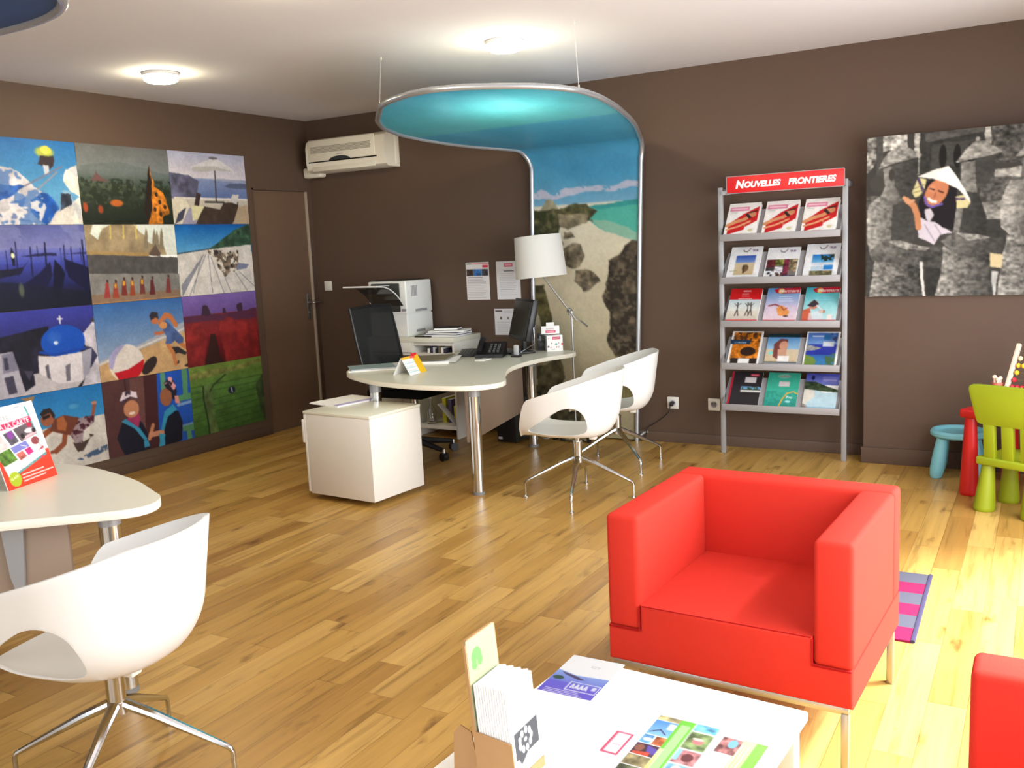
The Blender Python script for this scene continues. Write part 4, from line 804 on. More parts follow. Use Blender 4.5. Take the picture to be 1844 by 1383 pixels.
# boxing that stands out of the back wall under and behind the canvas
struct('trim_1', MB().box(4.67, RX, -.205, 0, 0, 2.0), 'wall_brown')
struct('baseboard_right', MB().box(4.657, RX, -.219, -.2, 0, .104, .003), 'wall_brown')
struct('baseboard_back', MB().box(.013, 4.665, -.013, 0, 0, .075, .002), 'wall_brown')
struct('baseboard_left', MB().box(0, .013, RY, -.73, 0, .075, .002), 'wall_brown')
d = tag(MB().box(-.06, -.012, -.693, -.058, .004, 2.034).build('door_1', 'door_brown'), kind='structure')
MB().box(-.03, .006, -.058, -.04, 0, 2.05, .002).box(-.03, .004, -.71, -.694, 0, 2.05).box(-.03, .004, -.71, -.04, 2.036, 2.05).build('door_frame', 'wall_brown', d)
MB().box(-.014, .008, -.075, -.058, .004, 2.034, .002).build('door_edge', 'door_edge', d)
MB().box(-.012, -.002, -.146, -.108, .93, 1.15, .004).cyl((-.004, -.127, .985), (.004, -.127, .985), .009).build('handle_plate', 'brushed_steel', d)
MB().tube([(-.004, -.127, 1.07), (.05, -.127, 1.07), (.056, -.12, 1.07), (.056, -.02, 1.068)], .009).build('door_handle', 'brushed_steel', d)

# ------------------------------------------------------------------ twelve photo prints on the left wall
P0, PWID, PTOP, PHGT = -.769, .759, 2.299, .541
GP = .98
prints = [[('pic_parasol', 'print of a white parasol and dark terrace sofa above a misty sea'), ('pic_temple_dusk', 'print of an orange lit temple tower above dark green jungle'), ('pic_skier', 'print of a skier jumping over blue and white snowy mountains')],
 [('pic_dog_sled', 'print of a dog sled team running over white snow under deep blue sky'), ('pic_monks', 'print of red robed monks walking past a temple wall'), ('pic_gondolas', 'print of dark gondolas and mooring posts at blue dusk')],
 [('pic_red_valley', 'print of a red desert valley with two rock towers under a purple sky'), ('pic_beach_ball', 'print of a boy running on sand behind a red and white beach ball'), ('pic_blue_dome', 'print of a white church with a bright blue dome')],
 [('pic_green_fields', 'print of striped green hill fields seen from above'), ('pic_two_women', 'print of two women in dark coats and flowered headscarves holding hands'), ('pic_beach_man', 'print of a shirtless man in floral shorts crouching on a white beach')]]
for j in range(4):
    for i in range(3):
        fn, lb = prints[j][i]
        y1 = P0-i*PWID; z1 = PTOP-j*PHGT; g_ = .0012
        # seen from the room the left side of a print is its lower y
        o = pic_grid('photo_print', gain(globals()[fn]().soft(2, .06), GP), quad_pos((.006, y1-PWID+g_, z1-g_), (.006, y1-g_, z1-g_), (.006, y1-PWID+g_, z1-PHGT+g_)), ['print_gloss'], thick=.006)
        tag(o, lb, 'print', 'photo prints on the left wall')

# ------------------------------------------------------------------ canvas on the boxing
o = pic_grid('canvas_picture', pic_statues(), quad_pos((4.68, -.235, 2.032), (5.965, -.235, 2.032), (4.68, -.235, 1.066)), ['print_canvas'], thick=.029)
tag(o, 'large canvas of grey stone statues and a girl in a white conical hat', 'canvas')

# ------------------------------------------------------------------ air conditioner
t = thing('air_conditioner', 'cream wall mounted air conditioner above the door corner', 'air conditioner', (.155, 0, 2.175))
prof = [(0, 0), (-.15, 0), (-.185, .02), (-.2, .07), (-.2, .2), (-.185, .25), (-.15, .275), (0, .285)]
def side_prism(prof, x0, x1):   # profile in (y, z) pushed along x
    M = Matrix(((0, 0, 1, 0), (1, 0, 0, 0), (0, 1, 0, 0), (0, 0, 0, 1)))
    return MB().prism(prof, x0, x1, M=M)
side_prism(prof, 0, .835).build('body', 'ac_cream', t)
MB().box(.035, .74, -.206, -.19, .095, .262, .006).build('front_panel', 'ac_cream', t)
g = MB()
for k in range(7): g.box(.06, .7, -.2085, -.203, .155+k*.008, .159+k*.008)
g.build('grille', 'ac_grille', t)
MB().box(.03, .755, -.203, -.17, .078, .088).build('air_slot', 'void_dark', t)
M_ = Matrix.Translation((0, -.19, .035)) @ Matrix.Rotation(-.35, 4, 'X')
MB().box(.07, .735, -.006, .006, -.032, .034, .003, M=M_).build('flap', 'ac_cream', t)
bm_ = MB(); dome = [(.37+.11*math.cos(a), .088+.03*math.sin(a)) for a in np.linspace(0, PI, 16)]
bm_.prism(dome, .2, .2095, M=Matrix(((1, 0, 0, 0), (0, 0, -1, 0), (0, 1, 0, 0), (0, 0, 0, 1)))); bm_.build('display', 'dark_grey_plastic', t)
MB().box(.34, .41, -.2075, -.204, .131, .136).build('maker_mark', 'ac_grille', t)
MB().box(.79, .84, -.06, 0, .02, .283, .008).build('side_cover', 'ac_cream', t)
MB().box(-.15, .05, -.09, -.004, -.03, .06, .02, 3).build('pipe_cover', 'ac_cream', t)

# ------------------------------------------------------------------ switches and sockets
t = thing('light_switch', 'square white light switch on the back wall beside the door', 'switch', (.127, 0, 1.207))
MB().box(-.042, .042, -.009, 0, -.042, .042, .004).build('plate', 'switch_white', t); MB().box(-.03, .03, -.014, -.008, -.03, .03, .003).build('rocker', 'switch_white', t)
t = thing('wall_socket', 'white wall socket with a black plug in it', 'socket', (3.318, 0, .295))
MB().box(-.044, .044, -.01, 0, -.044, .044, .006).build('plate', 'switch_white', t); MB().cyl((0, -.012, 0), (0, -.005, 0), .024).build('socket_well', 'paper_grey', t)
pl = thing('power_plug', 'black plug and cable running from the wall socket down to the floor', 'plug', (3.318, -.012, .295))
MB().cyl((0, 0, 0), (0, -.03, 0), .015, .012).box(-.014, .012, -.038, -.012, -.02, .008, .005).build('plug', 'cable_black', pl)
MB().tube(chaikin([(-.008, -.028, -.015), (-.02, -.025, -.06), (-.06, -.012, -.1), (-.14, -.01, -.16), (-.2, -.01, -.19), (-.205, -.01, -.22), (-.21, -.014, -.26), (-.24, -.03, -.29)], 2, False), .0035, 8).build('cable', 'cable_black', pl)
t = thing('wall_socket', 'empty white wall socket left of the brochure stand', 'socket', (3.626, 0, .296))
MB().box(-.044, .044, -.01, 0, -.044, .044, .006).build('plate', 'switch_white', t)
MB().lathe([(.026, 0), (.026, .004), (.02, .006), (.02, .002), (0, .002)], M=Matrix.Translation((0, -.008, 0)) @ Matrix.Rotation(PI/2, 4, 'X')).cyl((.009, -.008, 0), (.009, -.012, 0), .003, n=8).cyl((-.009, -.008, 0), (-.009, -.012, 0), .003, n=8).build('socket_well', 'paper_grey', t)

# ------------------------------------------------------------------ notices pinned on the back wall
def notice(pic, x0, x1, z0, z1, lb):
    o = pic_grid('notice_sheet', pic, quad_pos((x0, -.003, z1), (x1, -.003, z1), (x0, -.003, z0)), ['print_matt'], thick=.002); tag(o, lb, 'notice')
notice(sheet_tariffs(), 1.583, 1.8, 1.066, 1.366, 'paper notice with three small photos and a red logo on the back wall')
notice(sheet_letter(), 1.868, 2.082, 1.066, 1.366, 'plain printed letter with a centred red logo on the back wall')
notice(sheet_notice(), 1.832, 2.13, .783, .992, 'lower printed notice on the back wall behind the monitor')

# ------------------------------------------------------------------ ceiling lamps
def lamp(x, y, lb):
    t = thing('ceiling_lamp', lb, 'lamp', (x, y, RH), 0, 'round ceiling lamps')
    MB().lathe([(.105, 0), (.112, -.012), (.108, -.022)], n=40).build('rim', 'lamp_rim', t)
    MB().lathe([(.106, -.014), (.1, -.045), (.08, -.056), (0, -.06)], n=40).build('diffuser', 'lamp_glass', t)
lamp(.86, -2.25, 'round lit ceiling lamp above the left wall prints'); lamp(2.93, -1.57, 'round lit ceiling lamp above the blue beach canopy'); lamp(2.79, -3.30, 'round ceiling lamp at the top edge of the view')

# ------------------------------------------------------------------ beach banner with canopy
pic, VC = pic_banner()
t = thing('beach_banner', 'curved beach photo banner standing on the wall and hanging out as a blue canopy', 'banner', (0, 0, 0))
right = [(3.135, -.05), (3.222, -.301), (3.32, -.6), (3.385, -.85), (3.457, -1.217), (3.484, -1.508), (3.47, -1.719), (3.393, -1.866), (3.309, -1.955), (3.165, -2.052), (3.0, -2.14), (2.82, -2.18)]
left = [(2.252, -.05), (2.13, -.281), (2.012, -.487), (1.935, -.727), (1.893, -.969), (1.883, -1.197), (1.943, -1.455), (2.06, -1.66), (2.179, -1.801), (2.36, -2.01), (2.503, -2.1), (2.685, -2.165), (2.82, -2.18)]
def edge(pts, y): yy = [-p[1] for p in pts]; return np.interp(-y, yy, [p[0] for p in pts])
def zplane(y): return 2.18-.06*y
RB = .13   # bend radius
def spine(n=40):
    """(x left, x right, y, z) from the canopy tip down to the floor"""
    out = []
    ys = -2.18+(.001+np.linspace(0, 1, 60)**1.6*(2.18-.05-RB))
    for y in ys: out.append((edge(left, y), edge(right, y), y, zplane(y)))
    zc = zplane(-.05-RB)
    for a in np.linspace(0, PI/2, 12)[1:]:
        y = -.05-RB+RB*math.sin(a); z = zc-RB*(1-math.cos(a)); k = a/(PI/2)
        xl = edge(left, -.05-RB)*(1-k)+2.252*k; xr = edge(right, -.05-RB)*(1-k)+3.135*k; out.append((xl, xr, y, z))
    z0 = out[-1][3]
    for z in np.linspace(z0, .012, 190)[1:]:
        k = (z0-z)/z0; out.append((2.252-.072*k, 3.135-.091*k, -.05, z))
    return np.array(out)
SPN = spine(); seglen = np.r_[0, np.cumsum(np.hypot(np.diff(SPN[:, 2]), np.diff(SPN[:, 3])))]
nb = int(np.argmax(SPN[:, 2] > -.0501)); k_b = np.interp(np.arange(len(SPN)), [0, nb, len(SPN)-1], [0, VC, 1])
def banner_pos(U, V):
    q = np.stack([np.interp(V, k_b, SPN[:, i]) for i in range(4)], -1)
    return np.stack([q[..., 0]*(1-U)+q[..., 1]*U, q[..., 2], q[..., 3]], -1)
pic_grid('printed_fabric', pic, banner_pos, ['print_banner'], t)
path = [(2.18, -.05, .0)]+[(SPN[i, 0], SPN[i, 2], SPN[i, 3]) for i in range(len(SPN)-1, -1, -2)]
path2 = [(SPN[i, 1], SPN[i, 2], SPN[i, 3]) for i in range(1, len(SPN), 2)]+[(3.044, -.05, 0)]
MB().tube(path+path2, .017, 12).build('tube_frame', 'frame_silver', t)
MB().tube([(3.044, -.05, .02), (3.09, -.012, .06), (3.12, -.008, .07)], .01).build('floor_bracket', 'frame_silver', t)
for hx, hy, ex, ey in ((2.14, -1.69, 2.16, -1.77), (3.447, -1.723, 3.46, -1.72)):
    w = MB().cyl((hx, hy, RH), (ex, ey, zplane(ey)+.012), .0016, n=6).build('suspension_wire', 'wire_grey', t)
    MB().cyl((hx, hy, RH-.018), (hx, hy, RH), .006).build('ceiling_hook', 'wire_grey', w); MB().cyl((ex, ey, zplane(ey)+.01), (ex, ey, zplane(ey)+.03), .005, n=8).build('clip', 'wire_grey', w)
# second canopy, over the left desk
t = thing('beach_canopy', 'dark blue canopy with silver tube frame over the left desk', 'banner', (0, 0, 0))
ca = [(3.19, -4.72), (3.165, -4.58), (3.08, -4.475), (2.94, -4.41), (2.78, -4.385), (2.6, -4.385), (2.4, -4.41), (2.1, -4.48), (1.8, -4.56), (1.45, -4.64), (1.45, -5.5), (1.8, -5.55), (2.2, -5.6), (2.6, -5.6), (2.9, -5.5), (3.08, -5.3), (3.17, -5.0)]
cc = chaikin([(x, y) for x, y in ca], 2)
MB().prism([(p.x, p.y) for p in cc], 2.268, 2.272).build('printed_fabric', mat('canopy_blue', (22, 54, 96), .4, var=.5, vscale=2.5), t)
MB().tube([(p.x, p.y, 2.27) for p in cc], .017, 12, True).build('tube_frame', 'frame_silver', t)
for x, y in ((2.2, -4.46), (3.15, -5.0), (1.5, -5.0), (2.4, -5.6)): MB().cyl((x, y, 2.28), (x, y, RH), .0016, n=6).build('suspension_wire', 'wire_grey', t)

# ------------------------------------------------------------------ desks
def chrome_leg(x, y, z1, parent, r=.036):
    l = MB().cyl((x, y, .012), (x, y, z1-.05), r, n=28).build('leg', 'chrome', parent)
    MB().cyl((x, y, 0), (x, y, .02), r*1.02, n=28).build('foot', 'glide_grey', l); MB().cyl((x, y, z1-.055), (x, y, z1), r*1.02, n=28).build('leg_top', 'satin_grey', l)
def desk_top(pts, z0, z1, parent):
    p = chaikin([(a, b) for a, b in pts], 2)
    b = MB().m(1).prism([(q.x, q.y) for q in p], z0, z1-.0015, .002).m(0).prism([(q.x, q.y) for q in p], z1-.002, z1)
    b.build('tabletop', ['desk_top', 'desk_edge'], parent)
t = thing('reception_desk', 'curved white desk on chrome legs in front of the beach banner', 'desk')
desk_top([(1.50, -1.40), (1.54, -1.52), (1.68, -1.645), (1.855, -1.75), (2.02, -1.835), (2.187, -1.892), (2.36, -1.925), (2.539, -1.935), (2.72, -1.92), (2.83, -1.86), (2.89, -1.76), (2.88, -1.64), (2.80, -1.52), (2.70, -1.35), (2.61, -1.15), (2.575, -.95), (2.57, -.75), (2.60, -.56), (2.67, -.40), (2.69, -.28), (2.61, -.175), (2.45, -.15), (2.1, -.14), (1.73, -.13), (1.72, -.35), (1.72, -.7), (1.66, -.95), (1.52, -1.15), (1.46, -1.28)], .66, .69, t)
chrome_leg(2.711, -1.746, .66, t); chrome_leg(2.391, -.453, .66, t); chrome_leg(1.985, -1.765, .66, t)
a_, b2 = Vector((2.57, -1.62)), Vector((2.37, -.56)); dr = (b2-a_).normalized(); ang = math.atan2(dr.y, dr.x)
M_ = Matrix.Translation((a_.x, a_.y, 0)) @ Matrix.Rotation(ang, 4, 'Z')
MB().box(0, (b2-a_).length, -.009, .009, .285, .655, .002, M=M_).build('modesty_panel', 'taupe_panel', t)
MB().prism([(0, 0), (.05, 0), (.035, -.2), (.015, -.3)], -.014, -.009, M=Matrix.Translation((2.42, -.8, .655)) @ Matrix.Rotation(ang, 4, 'Z') @ Matrix.Rotation(PI/2, 4, 'X')).build('bracket', 'satin_grey', t)

t = thing('front_desk', 'white topped desk with a chrome leg at the left edge of the view', 'desk')
desk_top([(2.985, -4.27), (3.06, -4.30), (3.115, -4.38), (3.10, -4.46), (3.0, -4.55), (2.82, -4.71), (2.62, -4.9), (2.42, -5.1), (2.2, -5.3), (1.7, -5.4), (1.6, -5.1), (1.7, -4.5), (1.95, -4.2), (2.183, -4.095), (2.374, -4.085), (2.617, -4.135), (2.80, -4.185)], .66, .69, t)
chrome_leg(2.915, -4.41, .66, t)
chrome_leg(1.78, -5.2, .66, t)
a_, b2 = Vector((2.815, -4.495)), Vector((2.1, -4.98)); dr = (b2-a_).normalized(); ang = math.atan2(dr.y, dr.x)
M_ = Matrix.Translation((a_.x, a_.y, 0)) @ Matrix.Rotation(ang, 4, 'Z')
MB().box(0, (b2-a_).length, -.009, .009, .285, .655, .002, M=M_).build('modesty_panel', 'taupe_panel', t)
MB().prism([(.135, 0), (.215, 0), (.2, -.2), (.165, -.34)], -.022, -.01, M=M_ @ Matrix.Translation((0, 0, .655)) @ Matrix.Rotation(PI/2, 4, 'X') @ Matrix.Translation((0, 0, .0))).build('bracket', 'satin_grey', t)

# leaflet display standing on the front desk
t = thing('leaflet_display', 'white and red card display with a tilted brochure picture on the left desk', 'display card', (2.41, -4.345, .69), math.atan2(.235, -.062)-PI/2)
w_ = .243; lean = .27; h_ = .302
bl = Vector((0, -w_/2, 0)); up = Vector((-math.sin(lean), 0, math.cos(lean)))*h_
pic_grid('front_card', dim(pic_cartes, .9), quad_pos(bl+up, bl+up+Vector((0, w_, 0)), bl), ['print_matt', 'paper_white'], t, thick=.004)
MB().sheet([(-.13, -.06, 0), (-.09, -.06, .22), (-.09, .06, .22), (-.13, .06, 0)], .002).build('back_support', 'paper_white', t)

# ------------------------------------------------------------------ pedestal drawer unit
t = thing('drawer_pedestal', 'white rolling pedestal cabinet in front of the desk', 'cabinet', (2.045, -1.99, 0), math.radians(-4.5))
MB().box(-.25, .275, -.226, .226, .036, .53, .003).build('body', 'cabinet_white', t)
MB().box(-.272, .277, -.229, .229, .53, .548, .003).build('top_panel', 'desk_top', t)
MB().box(-.272, -.252, -.226, .226, .045, .528, .003).build('drawer_front', 'cabinet_white', t)
MB().box(-.292, -.27, -.228, -.196, .35, .495, .006).build('handle', 'switch_white', t)
for x in (-.15, .17):
    for y in (-.1, .1): MB().cyl((x, y-.012, .021), (x, y+.012, .021), .021, n=16).box(x-.01, x+.01, y-.014, y+.014, .03, .042).build('caster', 'black_plastic', t)
t = thing('paper_stack', 'cream paper folder with lilac edge on the pedestal cabinet', 'papers', (1.79, -1.84, .548), math.radians(-12))
MB().box(-.145, .145, -.17, .17, 0, .004).box(-.14, .146, -.165, .172, .004, .009).build('sheets', 'paper_white', t)
MB().box(.11, .15, -.168, .174, .009, .0125).build('lilac_strip', 'paper_lilac', t)

# ------------------------------------------------------------------ printer cabinet and what is on and in it
t = thing('printer_cabinet', 'wide white open cabinet against the back wall carrying the printer and books', 'cabinet', (.86, -.404, 0))
CW, CD, CM_ = .834, .39, .425
for x0 in (0, CM_, CW-.02): MB().box(x0, x0+.02, 0, CD, 0, .762, .002).build('side_panel', 'cabinet_white', t)
MB().box(-.005, CW+.003, -.008, CD, .762, .802, .003).build('top_panel', 'desk_top', t)
for x0, x1 in ((.02, CM_), (CM_+.02, CW-.02)):
    MB().box(x0, x1, 0, CD, .07, .1, .002).build('shelf', 'cabinet_white', t); MB().box(x0, x1, .01, CD, .655, .675, .002).build('shelf', 'cabinet_white', t)
    MB().box(x0, x1, CD-.012, CD, 0, .762).build('back_panel', 'taupe_panel', t)
    MB().box(x0, x1, .006, .02, .736, .762, .001).build('front_rail', 'cabinet_white', t)
MB().box(0, CM_, -.004, .01, .68, .762, .002).build('drawer_front', 'cabinet_white', t)
t = thing('printer', 'tall white laser printer with a dark front and a raised paper flap', 'printer', (.885, -.4, .8025))
MB().box(0, .375, .004, .36, 0, .178, .012, 3).build('paper_cassette', 'printer_white', t)
MB().box(0, .375, .004, .36, .182, .445, .012, 3).box(.01, .365, .012, .35, .17, .19).build('body', 'printer_white', t)
MB().box(.03, .315, -.004, .03, .2, .43, .01).box(.0, .33, .03, .34, .44, .452, .004).build('front_panel', 'dark_grey_plastic', t)
v = MB()
for k in range(6): v.box(.37, .3765, .075+k*.014, .083+k*.014, .32, .405)
v.build('vent', 'printer_shade', t)
MB().box(.37, .3762, .12, .28, .195, .215, .001).build('grip', 'printer_shade', t); MB().box(.37, .3762, .12, .24, .03, .05, .001).build('grip', 'printer_shade', t)
MB().box(.33, .368, .0, .008, .205, .225, .001).build('maker_plate', 'printer_shade', t)
fl = [(-.005, .25), (-.05, .30), (-.11, .352), (-.18, .392), (-.25, .413), (-.34, .42)]
b = MB()
for (y0, z0), (y1, z1) in zip(fl, fl[1:]): b.sheet([(.04, y0, z0), (.355, y0, z0), (.355, y1, z1), (.04, y1, z1)], .004)
b.build('paper_flap', 'smoked_acrylic', t)
MB().tube([(.357, y, z) for y, z in fl], .005, 8).build('flap_rim', 'printer_white', t); MB().tube([(.357, -.34, .42), (.03, -.34, .421)], .006, 8).build('flap_lip', 'printer_white', t)
MB().sheet([(.05, -.345, .426), (.34, -.345, .426), (.34, -.16, .42), (.05, -.16, .42)], .003).build('printed_sheet', 'paper_white', t)
for i, (dx, dy, z, w, d_, h, rz, mm, lb) in enumerate(((.0, .0, 0, .31, .23, .016, .1, 'paper_grey', 'grey document folder at the bottom of the pile beside the printer'), (.01, .0, .016, .3, .22, .018, -.05, 'book_navy', 'dark blue book in the pile beside the printer'), (.015, .005, .034, .3, .21, .012, .28, 'paper_white', 'white booklet in the pile beside the printer'), (-.01, .02, .046, .2, .15, .02, .32, 'book_black', 'black covered book at the top of the pile beside the printer'))):
    t = thing('book', lb, 'book', (1.545+dx, -.255+dy, .8025+z), rz, 'books and folders beside the printer')
    MB().box(-w/2, w/2, -d_/2, d_/2, 0, h*.2).box(-w/2, w/2, -d_/2, d_/2, h*.8, h).build('cover', mm, t); MB().box(-w/2+.004, w/2-.004, -d_/2-.0005, d_/2-.004, h*.2, h*.8).build('pages', 'paper_white', t)
t = tag(MB().box(-.075, .075, -.012, .012, 0, .009, .002).build('stapler', 'book_black', loc=(1.40, -.395, .802)), 'small black stapler lying on the cabinet edge beside the printer', 'stationery')
for i in range(7):
    x = 1.43+i*.026; hh = .035+.012*((i*5) % 3)
    tag(MB().box(-.01, .01, 0, .12, 0, hh, .002).build('booklet', ('paper_white', 'book_navy', 'paper_grey', 'book_black', 'paper_olive')[i % 5], loc=(x, -.375, .6755)), 'small booklet standing in the cubby under the printer', 'booklet', 'booklets in the cubby under the printer')
t = thing('glass_bottle', 'clear glass bottle on the low shelf under the desk', 'bottle', (1.40, -.345, .1))
MB().lathe([(0, .002), (.036, .002), (.038, .02), (.037, .1), (.018, .15), (.014, .2), (.017, .205), (.012, .205), (.011, .15), (.032, .1), (.033, .02), (0, .012)], n=28).build('glass', 'glass_clear', t); MB().lathe([(.0, .2), (.015, .2), (.016, .225), (0, .228)], n=20).build('stopper', 'white_plastic_frosted', t)
for i, (x, mm, h, lb) in enumerate(((1.49, 'folder_yellow', .2, 'tall yellow folder on the low shelf under the desk'), (1.545, 'folder_purple', .19, 'purple folder on the low shelf between two yellow folders'), (1.6, 'folder_yellow', .14, 'short yellow folder on the low shelf under the desk'))):
    t = thing('folder', lb, 'folder', (x, -.29, .1), 0, 'folders on the low shelf'); MB().box(-.018, .018, 0, .2, 0, h, .003).build('cover', mm, t); MB().box(-.013, .013, .004, .202, .004, h+.002).build('pages', 'paper_white', t)
tag(MB().box(-.002, .002, 0, .07, 0, .235, .001, M=Matrix.Rotation(math.radians(-44), 4, 'Y')).build('frosted_sheet', 'white_plastic_frosted', loc=(1.665, -.4, .102)), 'frosted white sheet leaning diagonally in the cabinet under the desk', 'sheet')

# ------------------------------------------------------------------ office chair behind the desk
t = thing('office_chair', 'black mesh back office chair tucked behind the desk', 'chair', (1.72, -1.0, 0))
BM = Matrix.Translation((-.25, 0, .64)) @ Matrix.Rotation(math.radians(-12), 4, 'Y')
MB().box(-.012, .012, -.235, .235, 0, .46, .01, 3, M=BM).build('backrest', 'black_mesh', t)
MB().tube([BM @ Vector(p) for p in ((0, -.235, 0), (0, -.24, .23), (0, -.235, .46), (0, 0, .47), (0, .235, .46), (0, .24, .23), (0, .235, 0), (0, 0, -.01))], .011, 8, True).build('back_frame', 'black_plastic', t)
MB().box(-.25, .24, -.235, .235, .46, .52, .025, 3).build('seat', 'black_fabric', t)
MB().tube([(-.05, 0, .45), (-.24, 0, .46), (-.29, 0, .55), (-.27, 0, .72)], .018, 8).build('back_support', 'black_plastic', t)
MB().cyl((0, 0, .12), (0, 0, .45), .028).build('gas_lift', 'chrome', t)
for k in range(5):
    a = math.radians(-14+72*k); c_, s_ = math.cos(a), math.sin(a)
    l = MB().tube([(0, 0, .12), (c_*.28, s_*.28, .075)], [.03, .016], 8).build('base_arm', 'black_plastic', t)
    MB().cyl((c_*.29-s_*.022, s_*.29+c_*.022, .03), (c_*.29+s_*.022, s_*.29-c_*.022, .03), .03, n=18).build('caster', 'black_plastic', l)
    MB().cyl((c_*.29, s_*.29, .055), (c_*.29, s_*.29, .085), .013, n=12).build('caster_stem', 'chrome', l)

# ------------------------------------------------------------------ things on the reception desk
DZ = .69
t = thing('paper_stack', 'teal and white folders stacked on the left end of the desk', 'papers', (1.66, -1.36, DZ), math.radians(38))
MB().box(-.17, .17, -.12, .12, 0, .008).build('lower_sheets', 'paper_white', t); MB().box(-.15, .17, -.12, .1, .008, .016).build('middle_sheets', 'paper_grey', t); MB().box(-.17, .14, -.115, .115, .016, .019, M=Matrix.Rotation(.1, 4, 'Z')).build('teal_folder', 'paper_teal', t)
t = thing('desk_calendar', 'yellow and white tent calendar on the desk', 'calendar', (2.065, -1.495, DZ), math.radians(5))
pic_grid('front_page', pic_calendar(), quad_pos((.0, -.105, .112), (.0, .105, .112), (.065, -.105, 0)), ['print_matt', 'paper_white'], t, thick=.0015)
MB().sheet([(-.065, .105, 0), (-.065, -.105, 0), (-.001, -.105, .112), (-.001, .105, .112)], .0015).build('back_page', 'paper_white', t)
MB().box(-.008, .004, .03, .085, .108, .126, .002).build('red_tab', 'sign_red', t)
t = thing('magazine_stack', 'open magazine and loose white pages on the desk beside the cabinet', 'magazine', (1.90, -.95, DZ), math.radians(20))
MB().box(-.16, .12, -.14, .14, 0, .02, .002).build('pages', 'paper_white', t)
MB().sheet([(-.16, -.14, .028), (.1, -.15, .034), (.11, .13, .04), (-.15, .14, .03)], .004).build('cover', 'paper_olive', t)
MB().sheet([(.0, -.145, .02), (.17, -.12, .012), (.16, .12, .03), (.02, .13, .022)], .002).build('curled_page', 'paper_white', t)
tag(MB().box(-.035, .035, -.06, .06, 0, .006, .001).build('white_card', 'paper_white', loc=(2.2, -.80, DZ)), 'small white card lying on the desk near the phone', 'card')
tag(MB().box(-.1, .1, -.07, .07, 0, .012, .001, M=Matrix.Rotation(.2, 4, 'Z')).build('paper_block', 'paper_white', loc=(1.86, -.24, DZ)), 'white block of paper on the desk against the cabinet', 'papers')
t = thing('monitor', 'black flat monitor turned sideways on the desk', 'monitor', (2.235, -.37, DZ), math.atan2(-.75, -.66))
MT = Matrix.Translation((0, 0, .1)) @ Matrix.Rotation(math.radians(-14), 4, 'Y')
MB().box(-.045, 0, -.2, .2, 0, .31, .008, M=MT).build('casing', 'black_plastic', t)
MB().box(-.001, .003, -.182, .182, .03, .29, M=MT).build('screen', 'dark_screen', t)
MB().box(-.085, -.04, -.12, .12, .05, .25, .02, M=MT).build('rear_housing', 'black_plastic', t)
MB().box(-.1, .09, -.13, .13, 0, .018, .006).box(-.075, -.04, -.03, .03, .01, .16, .006).build('stand', 'black_plastic', t)
MB().tube([(-.07, .14, .25), (-.085, .145, .23), (-.085, .15, .075), (.03, .16, .02)], .0045, 8).build('chrome_rail', 'chrome', t)
t = thing('telephone', 'black desk telephone with a sloping keypad in front of the monitor', 'telephone', (2.155, -.61, DZ), math.radians(20))
side_prism([(-.1, 0), (.1, 0), (.1, .095), (.085, .1), (-.1, .025)], -.1, .1).build('base', 'black_plastic', t)
kp = MB()
for i in range(4):
    for j in range(3): kp.box(-.01+j*.03, .01+j*.03, -.07+i*.03, -.05+i*.03, .034+i*.0113, .056+i*.0113, .003)
kp.build('keypad', 'dark_grey_plastic', t)
MB().tube(chaikin([(-.07, -.1, .045), (-.07, -.07, .075), (-.07, .05, .125), (-.07, .09, .125)], 2, False), .02, 10).build('handset', 'black_plastic', t)
t = thing('keyboard', 'black keyboard lying on the desk beside the telephone', 'keyboard', (1.88, -.50, DZ), math.radians(-62))
MB().box(-.2, .2, -.065, .065, 0, .016, .004).build('base', 'black_plastic', t)
kb = MB()
for i in range(5):
    for j in range(15): kb.box(-.19+j*.0255, -.168+j*.0255, -.058+i*.0235, -.038+i*.0235, .015, .021)
kb.build('keys', 'dark_grey_plastic', t)
t = thing('mouse_stand', 'small rounded grey device standing in front of the monitor', 'device', (2.36, -.60, DZ))
MB().box(-.032, .032, -.03, .03, 0, .012, .005).build('foot', 'black_plastic', t)
MB().box(-.021, .021, -.014, .014, .01, .088, .013, 4).build('body', 'mouse_grey', t)
t = thing('gift_box', 'small white card box with red logos on the right end of the desk', 'box', (2.485, -.235, DZ), math.radians(38))
MB().box(-.06, .06, 0, .07, 0, .118, .001).build('carton', 'paper_white', t)
pic_grid('printed_front', pic_gift(), quad_pos((-.06, -.0012, .118), (.06, -.0012, .118), (-.06, -.0012, 0)), ['print_matt'], t, thick=.001)
pic_grid('header_card', pic_gift_head(), quad_pos((-.088, .06, .185), (.05, .06, .185), (-.088, .06, .125)), ['print_matt'], t, thick=.002)
MB().box(-.05, .01, .06, .062, .183, .212).build('header_tab', 'paper_white', t)
t = thing('acrylic_holder', 'smoked clear acrylic holder left of the white card box', 'holder', (2.372, -.205, DZ), math.radians(30))
MB().box(-.045, .045, -.003, .003, 0, .13, .001).box(-.045, -.04, 0, .06, 0, .12).box(.04, .045, 0, .06, 0, .12).box(-.045, .045, 0, .06, 0, .004).build('holder', 'smoked_acrylic', t)

